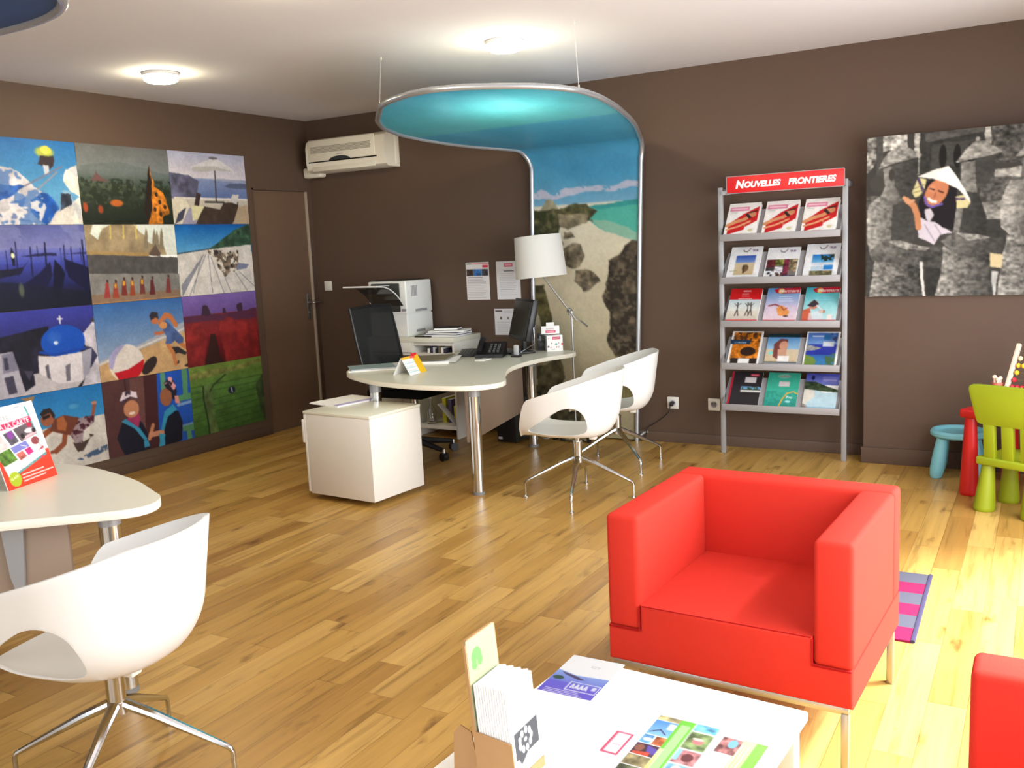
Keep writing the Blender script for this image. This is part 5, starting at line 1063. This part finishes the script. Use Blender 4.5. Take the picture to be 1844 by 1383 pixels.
# computer tower and cables on the floor under the desk
t = thing('computer_tower', 'black computer tower on the floor under the desk', 'computer', (2.05, -.40, 0), math.radians(-3))
MB().box(0, .17, 0, .30, .012, .34, .006).build('case', 'dark_grey_plastic', t); MB().box(.004, .166, -.014, .002, .014, .338, .004).build('front_panel', 'black_plastic', t); MB().box(.015, .05, -.016, -.012, .03, .048).build('label_sticker', 'paper_grey', t)
for x in (.02, .15):
    for y in (.03, .26): MB().cyl((x, y, 0), (x, y, .014), .012, n=12).build('foot', 'black_plastic', t)
t = thing('power_strip', 'white power strip under the desk behind the white chairs', 'power strip', (2.62, -.2, .09), math.radians(-6))
MB().box(-.22, .14, -.03, .03, 0, .045, .01).build('housing', 'switch_white', t)
for k in range(4): MB().cyl((-.17+k*.08, -.031, .022), (-.17+k*.08, -.027, .022), .016, n=16).build('socket', 'paper_grey', t)
MB().box(-.2, -.18, -.02, .02, -.09, .002).box(.1, .12, -.02, .02, -.09, .002).build('foot', 'black_plastic', t)
MB().box(-.06, -.01, -.075, -.03, .005, .04, .006).build('adapter', 'black_plastic', t)
for i, pts in enumerate(([(2.45, -.25, .12), (2.4, -.35, .06), (2.3, -.3, .02), (2.2, -.2, .008), (2.3, -.1, .008)], [(2.5, -.24, .11), (2.46, -.36, .03), (2.36, -.32, .06), (2.28, -.34, .1), (2.33, -.4, .2), (2.36, -.41, .4), (2.37, -.42, .65)], [(2.45, -.22, .11), (2.42, -.3, .1), (2.33, -.28, .05), (2.24, -.32, .09), (2.23, -.3, .18)])):
    tag(MB().tube(chaikin(pts, 3, False), .004, 8).build('cable', ('cable_black', 'cable_grey', 'cable_black')[i]), ('black cable lying on the floor behind the power strip', 'grey cable rising along the rear desk leg', 'black cable looping to the computer tower')[i], 'cable')

# ------------------------------------------------------------------ floor lamp
t = thing('floor_lamp', 'white drum shade floor lamp with a steel arm beside the desk', 'lamp', (2.585, -.135, 0))
MB().lathe([(0, 0), (.125, 0), (.128, .01), (.118, .02), (.02, .026), (0, .026)], n=40).build('base', 'chrome', t)
MB().cyl((0, 0, .02), (0, 0, .98), .0085, n=14).build('pole', 'brushed_steel', t)
J = Vector((-.01, -.03, .99)); S = Vector((-.155, -.14, 1.25))
MB().tube([J+(J-S).normalized()*.1, S, S+Vector((-.02, -.01, .04))], .006, 10).build('arm', 'brushed_steel', t)
MB().cyl((-.01, -.045, .985), (-.01, .015, .985), .011, n=14).ball((-.008, -.02, .99), .016).cyl((-.012, 0, .95), (-.012, 0, .985), .012, n=14).build('joint', 'brushed_steel', t)
MB().tube([J, J+Vector((.115, -.02, -.085))], .002, 8).tube([J+Vector((.105, -.018, -.078)), J+Vector((.165, -.028, -.12))], .007, 10).build('counterweight', 'brushed_steel', t)
MS = Matrix.Translation((-.165, -.145, 1.245)) @ Matrix.Rotation(math.radians(-4), 4, 'Y')
MB().lathe([(.19, 0), (.172, .302), (.169, .302), (.187, 0)], n=56, M=MS).build('lamp_shade', 'shade_fabric', t)
MB().tube([MS @ Vector((-.17, 0, .29)), MS @ Vector((.17, 0, .29))], .002, 6).tube([MS @ Vector((0, -.17, .29)), MS @ Vector((0, .17, .29))], .002, 6).cyl(MS @ Vector((0, 0, .0)), MS @ Vector((0, 0, .29)), .008, n=10).build('shade_carrier', 'brushed_steel', t)

# ------------------------------------------------------------------ white shell chairs
def shell_mesh():
    nb_, bm_ = 120, bmesh.new()
    def sm(a, b, x): k = min(1, max(0, (x-a)/(b-a))); return k*k*(3-2*k)
    rad = []
    def ring(be):
        """profile from seat centre out and up the wall; be=0 is the back, +-pi the front"""
        ab = abs(be); c, s = -math.cos(be), math.sin(be)
        k = sm(1.2, 2.0, ab); p = 2.3*(1-k)+3.2*k; ax = .225*(1-k)+.285*k
        R = ((abs(c)/ax)**p+(abs(s)/.235)**p)**(-1/p)
        xx = R*c
        Hh = .362+(.2-.362)*min(1, max(0, (xx+.2)/.44))
        Hh *= 1-sm(2.28, 2.80, ab)
        flare = .05-.01*sm(1., 2.2, ab); lip = sm(2.3, 2.9, ab)
        out = []
        for i in range(1, 9): f_ = i/8; out.append((R*.74*f_, .402-.006*(1-f_*f_)))
        for i in range(1, 21):
            q = i/20; base = R*(.74+.26*math.sin(min(1, q*1.9)*PI/2)); zz = .402+max(Hh, .01)*((q**1.5) if Hh > .03 else q)
            r = base+flare*q**1.5*(1-lip)+lip*.03*q
            if lip > 0: zz -= lip*.022*q*q
            out.append((r, zz))
        return [(r*c, r*s, z) for r, z in out]
    cen = bm_.verts.new((0, 0, .397)); rings = []
    for k in range(nb_): rings.append([bm_.verts.new(p) for p in ring(-PI+2*PI*k/nb_)])
    for k in range(nb_):
        A, B = rings[k], rings[(k+1) % nb_]; bm_.faces.new((cen, A[0], B[0]))
        for i in range(len(A)-1): bm_.faces.new((A[i], A[i+1], B[i+1], B[i]))
    bmesh.ops.recalc_face_normals(bm_, faces=bm_.faces[:])
    up_ = sum((f.normal.z*f.calc_area() for f in bm_.faces if f.calc_center_median().z < .405 and (Vector(f.calc_center_median()[:2]).length < .15)))
    if up_ < 0: bmesh.ops.reverse_faces(bm_, faces=bm_.faces[:])
    bmesh.ops.solidify(bm_, geom=bm_.faces[:], thickness=.009)
    me = bpy.data.meshes.new('shell'); bm_.to_mesh(me); bm_.free()
    o = bpy.data.objects.new('shell_work', me); COL.objects.link(o)
    cut = []
    hole = chaikin([(.245, .435), (.17, .478), (.08, .538), (.01, .575), (-.06, .582), (-.108, .552), (-.128, .485), (-.115, .432), (-.05, .417), (.05, .415), (.17, .42)], 2)
    for sg in (1, -1):
        M = Matrix(((1, 0, 0, 0), (0, 0, sg, 0), (0, 1, 0, 0), (0, 0, 0, 1)))
        b = MB().prism([(p.x, p.y) for p in hole], .135, .5, M=M); bmesh.ops.recalc_face_normals(b.bm, faces=b.bm.faces[:])
        c = b.build('cutter', 'chair_shell'); cut.append(c)
        md = o.modifiers.new('cut', 'BOOLEAN'); md.operation = 'DIFFERENCE'; md.solver = 'EXACT'; md.object = c
    bv = o.modifiers.new('soft', 'BEVEL'); bv.width = .0025; bv.segments = 2; bv.limit_method = 'ANGLE'; bv.angle_limit = math.radians(50)
    dg = bpy.context.evaluated_depsgraph_get(); dg.update()
    me2 = bpy.data.meshes.new_from_object(o.evaluated_get(dg))
    for c in cut+[o]: bpy.data.objects.remove(c)
    me2.materials.clear(); me2.materials.append(MATS['chair_shell'])
    me2.polygons.foreach_set('material_index', np.zeros(len(me2.polygons), np.int32))
    me2.shade_smooth(); me2.set_sharp_from_angle(angle=math.radians(50)); me2.name = 'shell'
    return me2
SHELL = shell_mesh()
def shell_chair(x, y, facing, base_rot, lb):
    t = thing('shell_chair', lb, 'chair', (x, y, 0), 0, 'white shell swivel chairs')
    o = bpy.data.objects.new('shell', SHELL); COL.objects.link(o); o.parent = t; o.rotation_euler = (0, 0, math.radians(facing))
    q = Matrix.Rotation(math.radians(facing), 4, 'Z')
    MB().box(-.07, .07, -.05, .05, .375, .393, .006, M=q).box(-.13, -.09, .03, .07, .365, .392, .004, M=q).build('seat_plate', 'switch_white', t)
    col_ = MB().cyl((0, 0, .33), (0, 0, .385), .016).cyl((0, 0, .245), (0, 0, .335), .026, n=24).cyl((0, 0, .333), (0, 0, .34), .028, n=24).cyl((0, 0, .215), (0, 0, .25), .029, .027, n=24).build('column', 'chrome', t)
    MB().tube([(.02, 0, .355), (.05, .02, .36), (.09, .04, .375)], .006, 8, M=q).build('lever', 'chrome', col_)
    for k in range(4):
        a = math.radians(base_rot+90*k); c_, s_ = math.cos(a), math.sin(a)
        pts = [(.015, .243), (.1, .206), (.298, .105), (.313, .096), (.32, .083), (.32, .012)]; rs = [.017, .015, .0085, .008, .0075, .0065]
        l = MB().tube([(r*c_, r*s_, z) for r, z in pts], rs, 10).build('leg', 'chrome', t)
        MB().lathe([(0, 0), (.013, 0), (.013, .006), (.007, .014), (0, .014)], (c_*.32, s_*.32, 0), 16).build('glide', 'chrome', l)
shell_chair(3.315, -1.60, FACE1, 18, 'white shell chair on chrome legs nearest the front of the reception desk')
shell_chair(3.21, -.778, FACE2, 50, 'white shell chair beside the beach banner behind the other white chair')
shell_chair(3.398, -4.793, FACE3, 28, 'white shell chair at the left edge beside the front desk')

# ------------------------------------------------------------------ brochure stand and its brochures
t = thing('brochure_stand', 'grey metal brochure stand with five tilted shelves and a red sign', 'stand', (0, 0, 0))
for x in (3.757, 4.552):
    MB().box(x-.016, x+.016, -.222, -.198, 0, 1.8, .003).build('post', 'satin_grey', t)
    MB().box(x-.012, x+.012, -.2, -.02, 1.755, 1.79, .002).build('wall_stay', 'satin_grey', t)
MB().box(3.81, 4.55, -.245, -.236, 1.757, 1.862, .001).build('sign_board', 'sign_red', t)
MB().box(3.77, 3.82, -.236, -.215, 1.75, 1.775).build('sign_bracket', 'satin_grey', t)
MB().box(3.806, 4.554, -.2465, -.24, 1.753, 1.757).box(3.806, 4.554, -.2465, -.24, 1.862, 1.866).box(3.806, 3.81, -.2465, -.24, 1.753, 1.866).box(4.55, 4.554, -.2465, -.24, 1.753, 1.866).build('sign_edge', 'stand_grey', t)
MX = Matrix(((1, 0, 0, 0), (0, 0, -1, 0), (0, 1, 0, 0), (0, 0, 0, 1)))
def sgn(s, x, z, w, par):
    return letters('lettering', s, 'sign_white', Matrix.Translation((x, -.2455, z)) @ MX, w, .0012, .22, .05, par)
sgn('N', 3.868, 1.784, .062, t); sgn('OUVELLES', 3.926, 1.786, .236, t); sgn('FRONTIERES', 4.208, 1.786, .296, t)
TILT = math.radians(40)
covers = [[cover_woman, cover_woman, cover_woman], [lambda: cover_tui(0), lambda: cover_tui(1), lambda: cover_tui(2)], [cover_red_top, lambda: cover_marmara(0), lambda: cover_marmara(1)], [cover_orange, cover_lagrange, cover_bay], [cover_black, cover_teal, cover_cove]]
blab = [['thick stack of sunbathing woman brochures, left on the top shelf', 'thick stack of sunbathing woman brochures, centre of the top shelf', 'thick stack of sunbathing woman brochures, right on the top shelf'],
 ['white brochure with a small desert picture on the second shelf', 'white topped brochure with a photo mosaic on the second shelf', 'white brochure with a small blue sky picture on the second shelf'],
 ['red topped brochure with people on a beach on the middle shelf', 'lilac brochure with orange sandals and a red banner on the middle shelf', 'turquoise brochure with a woman in sunglasses and a red banner on the middle shelf'],
 ['orange and dark brochure with a white border on the fourth shelf', 'beach brochure with a woman in pink on a grey cover on the fourth shelf', 'blue bay brochure with a white border on the fourth shelf'],
 ['black brochure with a red spine on the bottom shelf', 'teal green brochure with an orange curve on the bottom shelf', 'blue sky and white beach brochure on the bottom shelf']]
thick = [.034, .012, .022, .012, .012]
for r, zl in enumerate((1.491, 1.21, .923, .638, .358)):
    zb = zl-.044
    s = MB().box(3.773, 4.536, -.296, -.29, zb, zl, .001).box(3.773, 4.536, -.294, -.262, zb, zb+.003).build('shelf_lip', 'stand_grey', t)
    cz = Vector((0, math.sin(TILT), math.cos(TILT)))
    q0 = Vector((3.775, -.266, zb+.004))
    MB().sheet([q0, q0+Vector((.758, 0, 0)), q0+Vector((.758, 0, 0))+cz*.255, q0+cz*.255], .003).build('shelf_back', 'stand_grey', t)
    for sx in (3.773, 4.533): MB().sheet([(sx, -.294, zb), (sx, -.262, zb), (sx, -.262+.255*math.sin(TILT), zb+.255*math.cos(TILT)), (sx, -.28, zl)], .002).build('shelf_side', 'stand_grey', t)
    for k in range(3):
        th = thick[r]; x0 = 3.792+k*.25+(.004 if r % 2 else 0); wd = .212
        nrm = Vector((0, -math.cos(TILT), math.sin(TILT)))
        o0 = Vector((x0, -.2655, zb+.0055))
        if r == 0: hgt_ = .285
        else: hgt_ = .292
        if (r, k) in ((1, 1),): hgt_ = .275
        if (r, k) == (3, 1): hgt_ = .27
        th_ = th*(1 if k != 1 or r else 1)
        f0 = o0+nrm*th_
        o = thing('brochure', blab[r][k], 'brochure', o0, 0, 'brochures on the stand')
        rel = f0-o0
        pc = gain(covers[r][k]().soft(1, .05), .92)
        pic_grid('cover', pc, quad_pos(rel+cz*hgt_, rel+cz*hgt_+Vector((wd, 0, 0)), rel), ['print_gloss'], o, thick=.0012)
        a = rel-nrm*.0014
        MB().sheet([a, a+Vector((wd-.002, 0, 0)), a+Vector((wd-.002, 0, 0))+cz*(hgt_-.001), a+cz*(hgt_-.001)], th_-.0016).build('pages', 'paper_white', o)

# ------------------------------------------------------------------ red armchairs
def rbox(b, x0, x1, y0, y1, z0, z1, r=.018): return b.box(x0, x1, y0, y1, z0, z1, r, 4)
def armchair(lb, loc, rz):
    """local frame: width along x (0..w), back at y=0, front at y=-d"""
    w, d, z0, z1, a = .725, .66, .205, .667, .106
    t = thing('red_armchair', lb, 'armchair', loc, rz, 'red cube armchairs')
    M = Matrix(((1, 0, 0, 0), (0, 0, -1, 0), (0, 1, 0, 0), (0, 0, 0, 1)))
    MB().prism([(0, z0), (w, z0), (w, .315), (w-a-.001, .315), (w-a-.001, .393), (a+.001, .393), (a+.001, .315), (0, .315)], .0, d, .011, 3, M).build('seat_base', 'red_fabric', t)
    for x in (0, w-a):
        b = MB(); rbox(b, x, x+a, -d+.001, -a*.96, .313, z1, .016); b.build('armrest', 'red_fabric', t)
    b = MB(); rbox(b, 0, w, -a, 0, .312, z1, .016); b.build('backrest', 'red_fabric', t)
    s = MB().tube([(a+.006, -d+.004, .3905), (w-a-.006, -d+.004, .3905)], .0014, 6)
    for x0, x1, xi in ((.004, a, a), (w-a, w-.004, w-a)):
        s.tube([(x0, -d-.0003, .3135), (x1, -d-.0003, .3135)], .0022, 6); s.tube([(xi, -d-.0003, .3135), (xi, -d-.0003, .39)], .0022, 6)
    s.build('piping', 'red_fabric_seam', t)
    def leg_frame(y):
        f = MB(); R = .02
        f.box(.012, w-.012, y-.014, y+.014, z0-.02, z0+.001, .002).build('support_rail', 'brushed_steel', t)
        for x in (.022, w-.022): MB().box(x-.01, x+.01, y-.014, y+.014, 0, z0-.012, .002).build('leg', 'brushed_steel', t)
    leg_frame(-d+.02); leg_frame(-.02)
    for x in (.022, w-.022): MB().box(x-.01, x+.01, -d+.03, -.03, z0-.016, z0+.001, .001).build('side_rail', 'brushed_steel', t)
armchair('red cube armchair facing the camera behind the coffee table', (4.553, -3.222, 0), math.radians(-2.7))
armchair('red cube armchair cut off at the lower right corner', (6.22, -4.455, 0), math.radians(-90))

# ------------------------------------------------------------------ coffee table and what lies on it
CT = thing('coffee_table', 'white low coffee table in front of the red armchair', 'table', (4.629, -4.328, 0), math.radians(-3.74))
MB().box(0, .6, -1.0, 0, .396, .42, .004, 3).build('tabletop', 'white_lacquer', CT)
for x in (.03, .57):
    for y in (-.97, -.05): MB().box(x-.02, x+.02, y-.02, y+.02, 0, .397, .003).build('leg', 'white_lacquer', CT)
CM = Matrix.Translation((4.629, -4.328, .42)) @ Matrix.Rotation(math.radians(-3.74), 4, 'Z')
def flat(pic, name, x0, y0, w, h, rot, z, lb, cat, th=.0015):
    t = thing(name, lb, cat, CM @ Vector((x0, y0, z)), math.radians(-3.74)+rot)
    pic_grid('printed_page', pic, quad_pos((0, 0, th), (w, 0, th), (0, -h, th)), ['print_gloss', 'paper_white'], t, thick=th)
flat(dim(pic_leaflet_pool, .72), 'leaflet', -.004, .004, .142, .206, math.radians(4), .0, 'white leaflet with a violet pool picture at the far corner of the coffee table', 'leaflet')
flat(dim(pic_brochure_grid, .72), 'leaflet', .262, -.172, .2, .265, math.radians(2), .0, 'leaflet with two strips of holiday photos and a green band', 'leaflet')
flat(dim(pic_green_leaflet, .72), 'leaflet', .474, -.186, .098, .24, math.radians(0), .0, 'pale green leaflet at the right edge of the coffee table', 'leaflet')
t = thing('leaflet_holder', 'brown cardboard leaflet holder with a tall green topped back card', 'holder', (4.708, -4.866, .42))
LN = math.radians(4.5)
def lean(x, z): return (x-math.sin(LN)*z, z*math.cos(LN))
q = [(-.02, .055), (-.02, -.055)]
w2 = .057
def P3(x, y, z): a, b = lean(x, z); return Vector((a, y, b))
MB().sheet([P3(.004, -w2, 0), P3(.004, w2, 0), P3(.004, w2, .285), P3(.004, w2-.008, .295), P3(.004, -w2+.008, .295), P3(.004, -w2, .285)], .006).build('back_card', 'kraft', t)
pic_grid('printed_card', dim(pic_tree_card, .66), quad_pos(P3(.0046, -w2+.003, .293), P3(.0046, w2-.003, .293), P3(.0046, -w2+.003, .08)), ['print_matt'], t, thick=.0005)
MB().sheet([P3(.004, -w2, 0), P3(.086, -w2, 0), P3(.086, -w2, .098), P3(.004, -w2, .108)], .003).build('side_panel', 'kraft', t)
MB().sheet([P3(.07, w2, 0), P3(.004, w2, 0), P3(.004, w2, .1), P3(.07, w2, .05)], .003).build('side_panel', 'kraft', t)
MB().sheet([P3(.088, -w2, 0), P3(.088, w2, 0), P3(.088, w2, .02), P3(.088, -w2, .024)], .003).build('front_panel', 'kraft', t)
MB().sheet([(.0, -.05, 0), (-.02, -.05, .1), (-.045, -.05, .11), (-.062, -.05, .09), (-.066, -.05, 0)], .003).build('support_fin', 'kraft', t)
for k in range(13):
    x = .0115+k*.0058; hh = .205+.0015*((k*7) % 3)
    o = thing('folded_leaflet', 'folded white leaflet standing in the cardboard holder' if k < 12 else 'front white leaflet with a grey snowflake square in the cardboard holder', 'leaflet', t.location, 0, 'white leaflets in the cardboard holder' if k < 12 else None)
    MB().box(-.0026, .0022, -w2+.005, w2-.007, .003, hh, .0004, M=Matrix.Translation(P3(x, 0, 0)) @ Matrix.Rotation(-LN, 4, 'Y')).build('folded_paper', 'paper_white', o)
    if k == 12: pic_grid('printed_front', pic_leaflet_front(), quad_pos(P3(x+.0032, -w2+.005, hh), P3(x+.0032, w2-.007, hh), P3(x+.0032, -w2+.005, .004)), ['print_matt'], o, thick=.0005)

# ------------------------------------------------------------------ rug
t = thing('striped_rug', 'grey and pink striped rug partly hidden behind the red armchair', 'rug', (4.45, -2.222, 0), math.radians(1))
nst = 6; L_ = .725
b = MB()
for k in range(nst): b.m(k % 2).box(0, .815, -L_*(k+1)/nst, -L_*k/nst, 0, .008)
b.build('woven_field', ['rug_grey', 'rug_pink'], t)
for x in (0, .82): MB().tube([(x, 0, .006), (x, -L_, .006)], .009, 8, flat=.7).build('bound_edge', 'rug_edge', t)

# ------------------------------------------------------------------ children's corner
def kid_leg(x, y, h, r0, r1, m_, par, lx=0, ly=0):
    MB().lathe([(0, 0), (r0*.92, 0), (r0, .008), (r0, .02), (r1, h), (0, h)], n=26, M=Matrix(((1, 0, lx/h, x), (0, 1, ly/h, y), (0, 0, 1, 0), (0, 0, 0, 1)))).build('leg', m_, par)
t = thing('kids_stool', 'light blue round plastic stool against the wall', 'stool', (5.235, -.385, 0))
MB().lathe([(0, .262), (.09, .262), (.118, .268), (.13, .283), (.145, .285), (.155, .272), (.154, .255), (.14, .243), (.1, .238), (0, .238)], n=48).build('seat', 'kid_blue', t)
for sx in (-1, 1):
    for sy in (-1, 1):
        MB().lathe([(0, 0), (.028, .002), (.036, .02), (.041, .06), (.038, .15), (.03, .245), (0, .245)], n=24, M=Matrix(((1, 0, -.12*sx, .112*sx), (0, 1, -.1*sy, .085*sy), (0, 0, 1, 0), (0, 0, 0, 1)))).build('leg', 'kid_blue', t)
KR = math.radians(-26)
t = thing('kids_table', 'red plastic childrens table behind the green chair', 'table', (5.322, -.787, 0), KR)
MB().box(-.045, .66, -.045, .47, .435, .485, .014, 3).build('tabletop', 'kid_red', t)
for x in (.0, .61):
    for y in (0, .43): kid_leg(x, y, .44, .05, .03, 'kid_red', t)
t = thing('kids_chair', 'lime green plastic childrens chair at the right edge', 'chair', (5.412, -1.077, 0), math.radians(-27))
MB().box(-.035, .285, -.035, .265, .245, .29, .012, 3).build('seat', 'kid_green', t)
for x in (.0, .25):
    for y in (0, .235): kid_leg(x, y, .25, .054, .03, 'kid_green', t, (.012 if x < .1 else -.012), (.01 if y < .1 else -.01))
BK = Matrix.Translation((0, -.012, .28)) @ Matrix.Rotation(math.radians(6), 4, 'X')
XZ = Matrix(((1, 0, 0, 0), (0, 0, 1, 0), (0, 1, 0, 0), (0, 0, 0, 1)))
pl_ = chaikin([(-.04, .394), (-.062, .385), (-.066, .36), (-.03, .205), (-.02, .19), (.0, .185), (.25, .185), (.27, .19), (.28, .205), (.316, .36), (.312, .385), (.29, .394)], 2)
MB().prism([(p.x, p.y) for p in pl_], -.016, .016, .006, M=BK @ XZ).build('backrest', 'kid_green', t)
for x in (.005, .1, .195): MB().box(x, x+.058, -.014, .014, 0, .2, .004, M=BK).build('back_slat', 'kid_green', t)
t = thing('abacus', 'wooden bead abacus standing on the red childrens table', 'abacus', (5.474, -.69, .485), KR)
AB = Matrix.Rotation(math.radians(-27), 4, 'X')
for x in (-.01, .25): MB().box(x-.011, x+.011, -.012, .012, .012, .37, .004, M=AB).build('post', 'light_wood', t)
MB().box(-.02, .26, -.02, .17, 0, .018, .004).build('base', 'light_wood', t)
for r in range(7):
    z = .075+r*.042
    w_r = MB().cyl(AB @ Vector((-.01, 0, z)), AB @ Vector((.25, 0, z)), .002, n=6).build('rod', 'brushed_steel', t)
    kinds = (('bead_green', (.02, .085)), ('bead_red', (.018, .044, .07, .096)), ('bead_red', (.018,)), ('bead_yellow', (.02,)), ('bead_yellow', (.018, .046)), ('bead_cream', (.018,)), ('bead_red', (.15,)))[r]
    for bx in kinds[1]: MB().lathe([(0, -.012), (.009, -.01), (.0145, 0), (.009, .01), (0, .012)], n=16, M=Matrix.Translation(AB @ Vector((bx, 0, z))) @ Matrix.Rotation(PI/2, 4, 'Y')).build('bead', kinds[0], w_r)
t = thing('toy_cup', 'small terracotta cup of wooden pegs beside the abacus', 'toy', (5.44, -.60, .485))
MB().lathe([(0, 0), (.024, 0), (.032, .09), (.028, .09), (.021, .006), (0, .006)], (0, 0, 0), 24, M=Matrix.Translation((0, 0, .03))).cyl((0, 0, 0), (0, 0, .032), .022, n=16).build('cup', 'terracotta', t)
for x, y, h in ((-.016, 0, .15), (.012, .006, .142), (.0, -.012, .138)): MB().cyl((x*.6, y*.6, .038), (x, y, h), .008, n=12).ball((x, y, h), .0125).build('peg', 'light_wood', t)
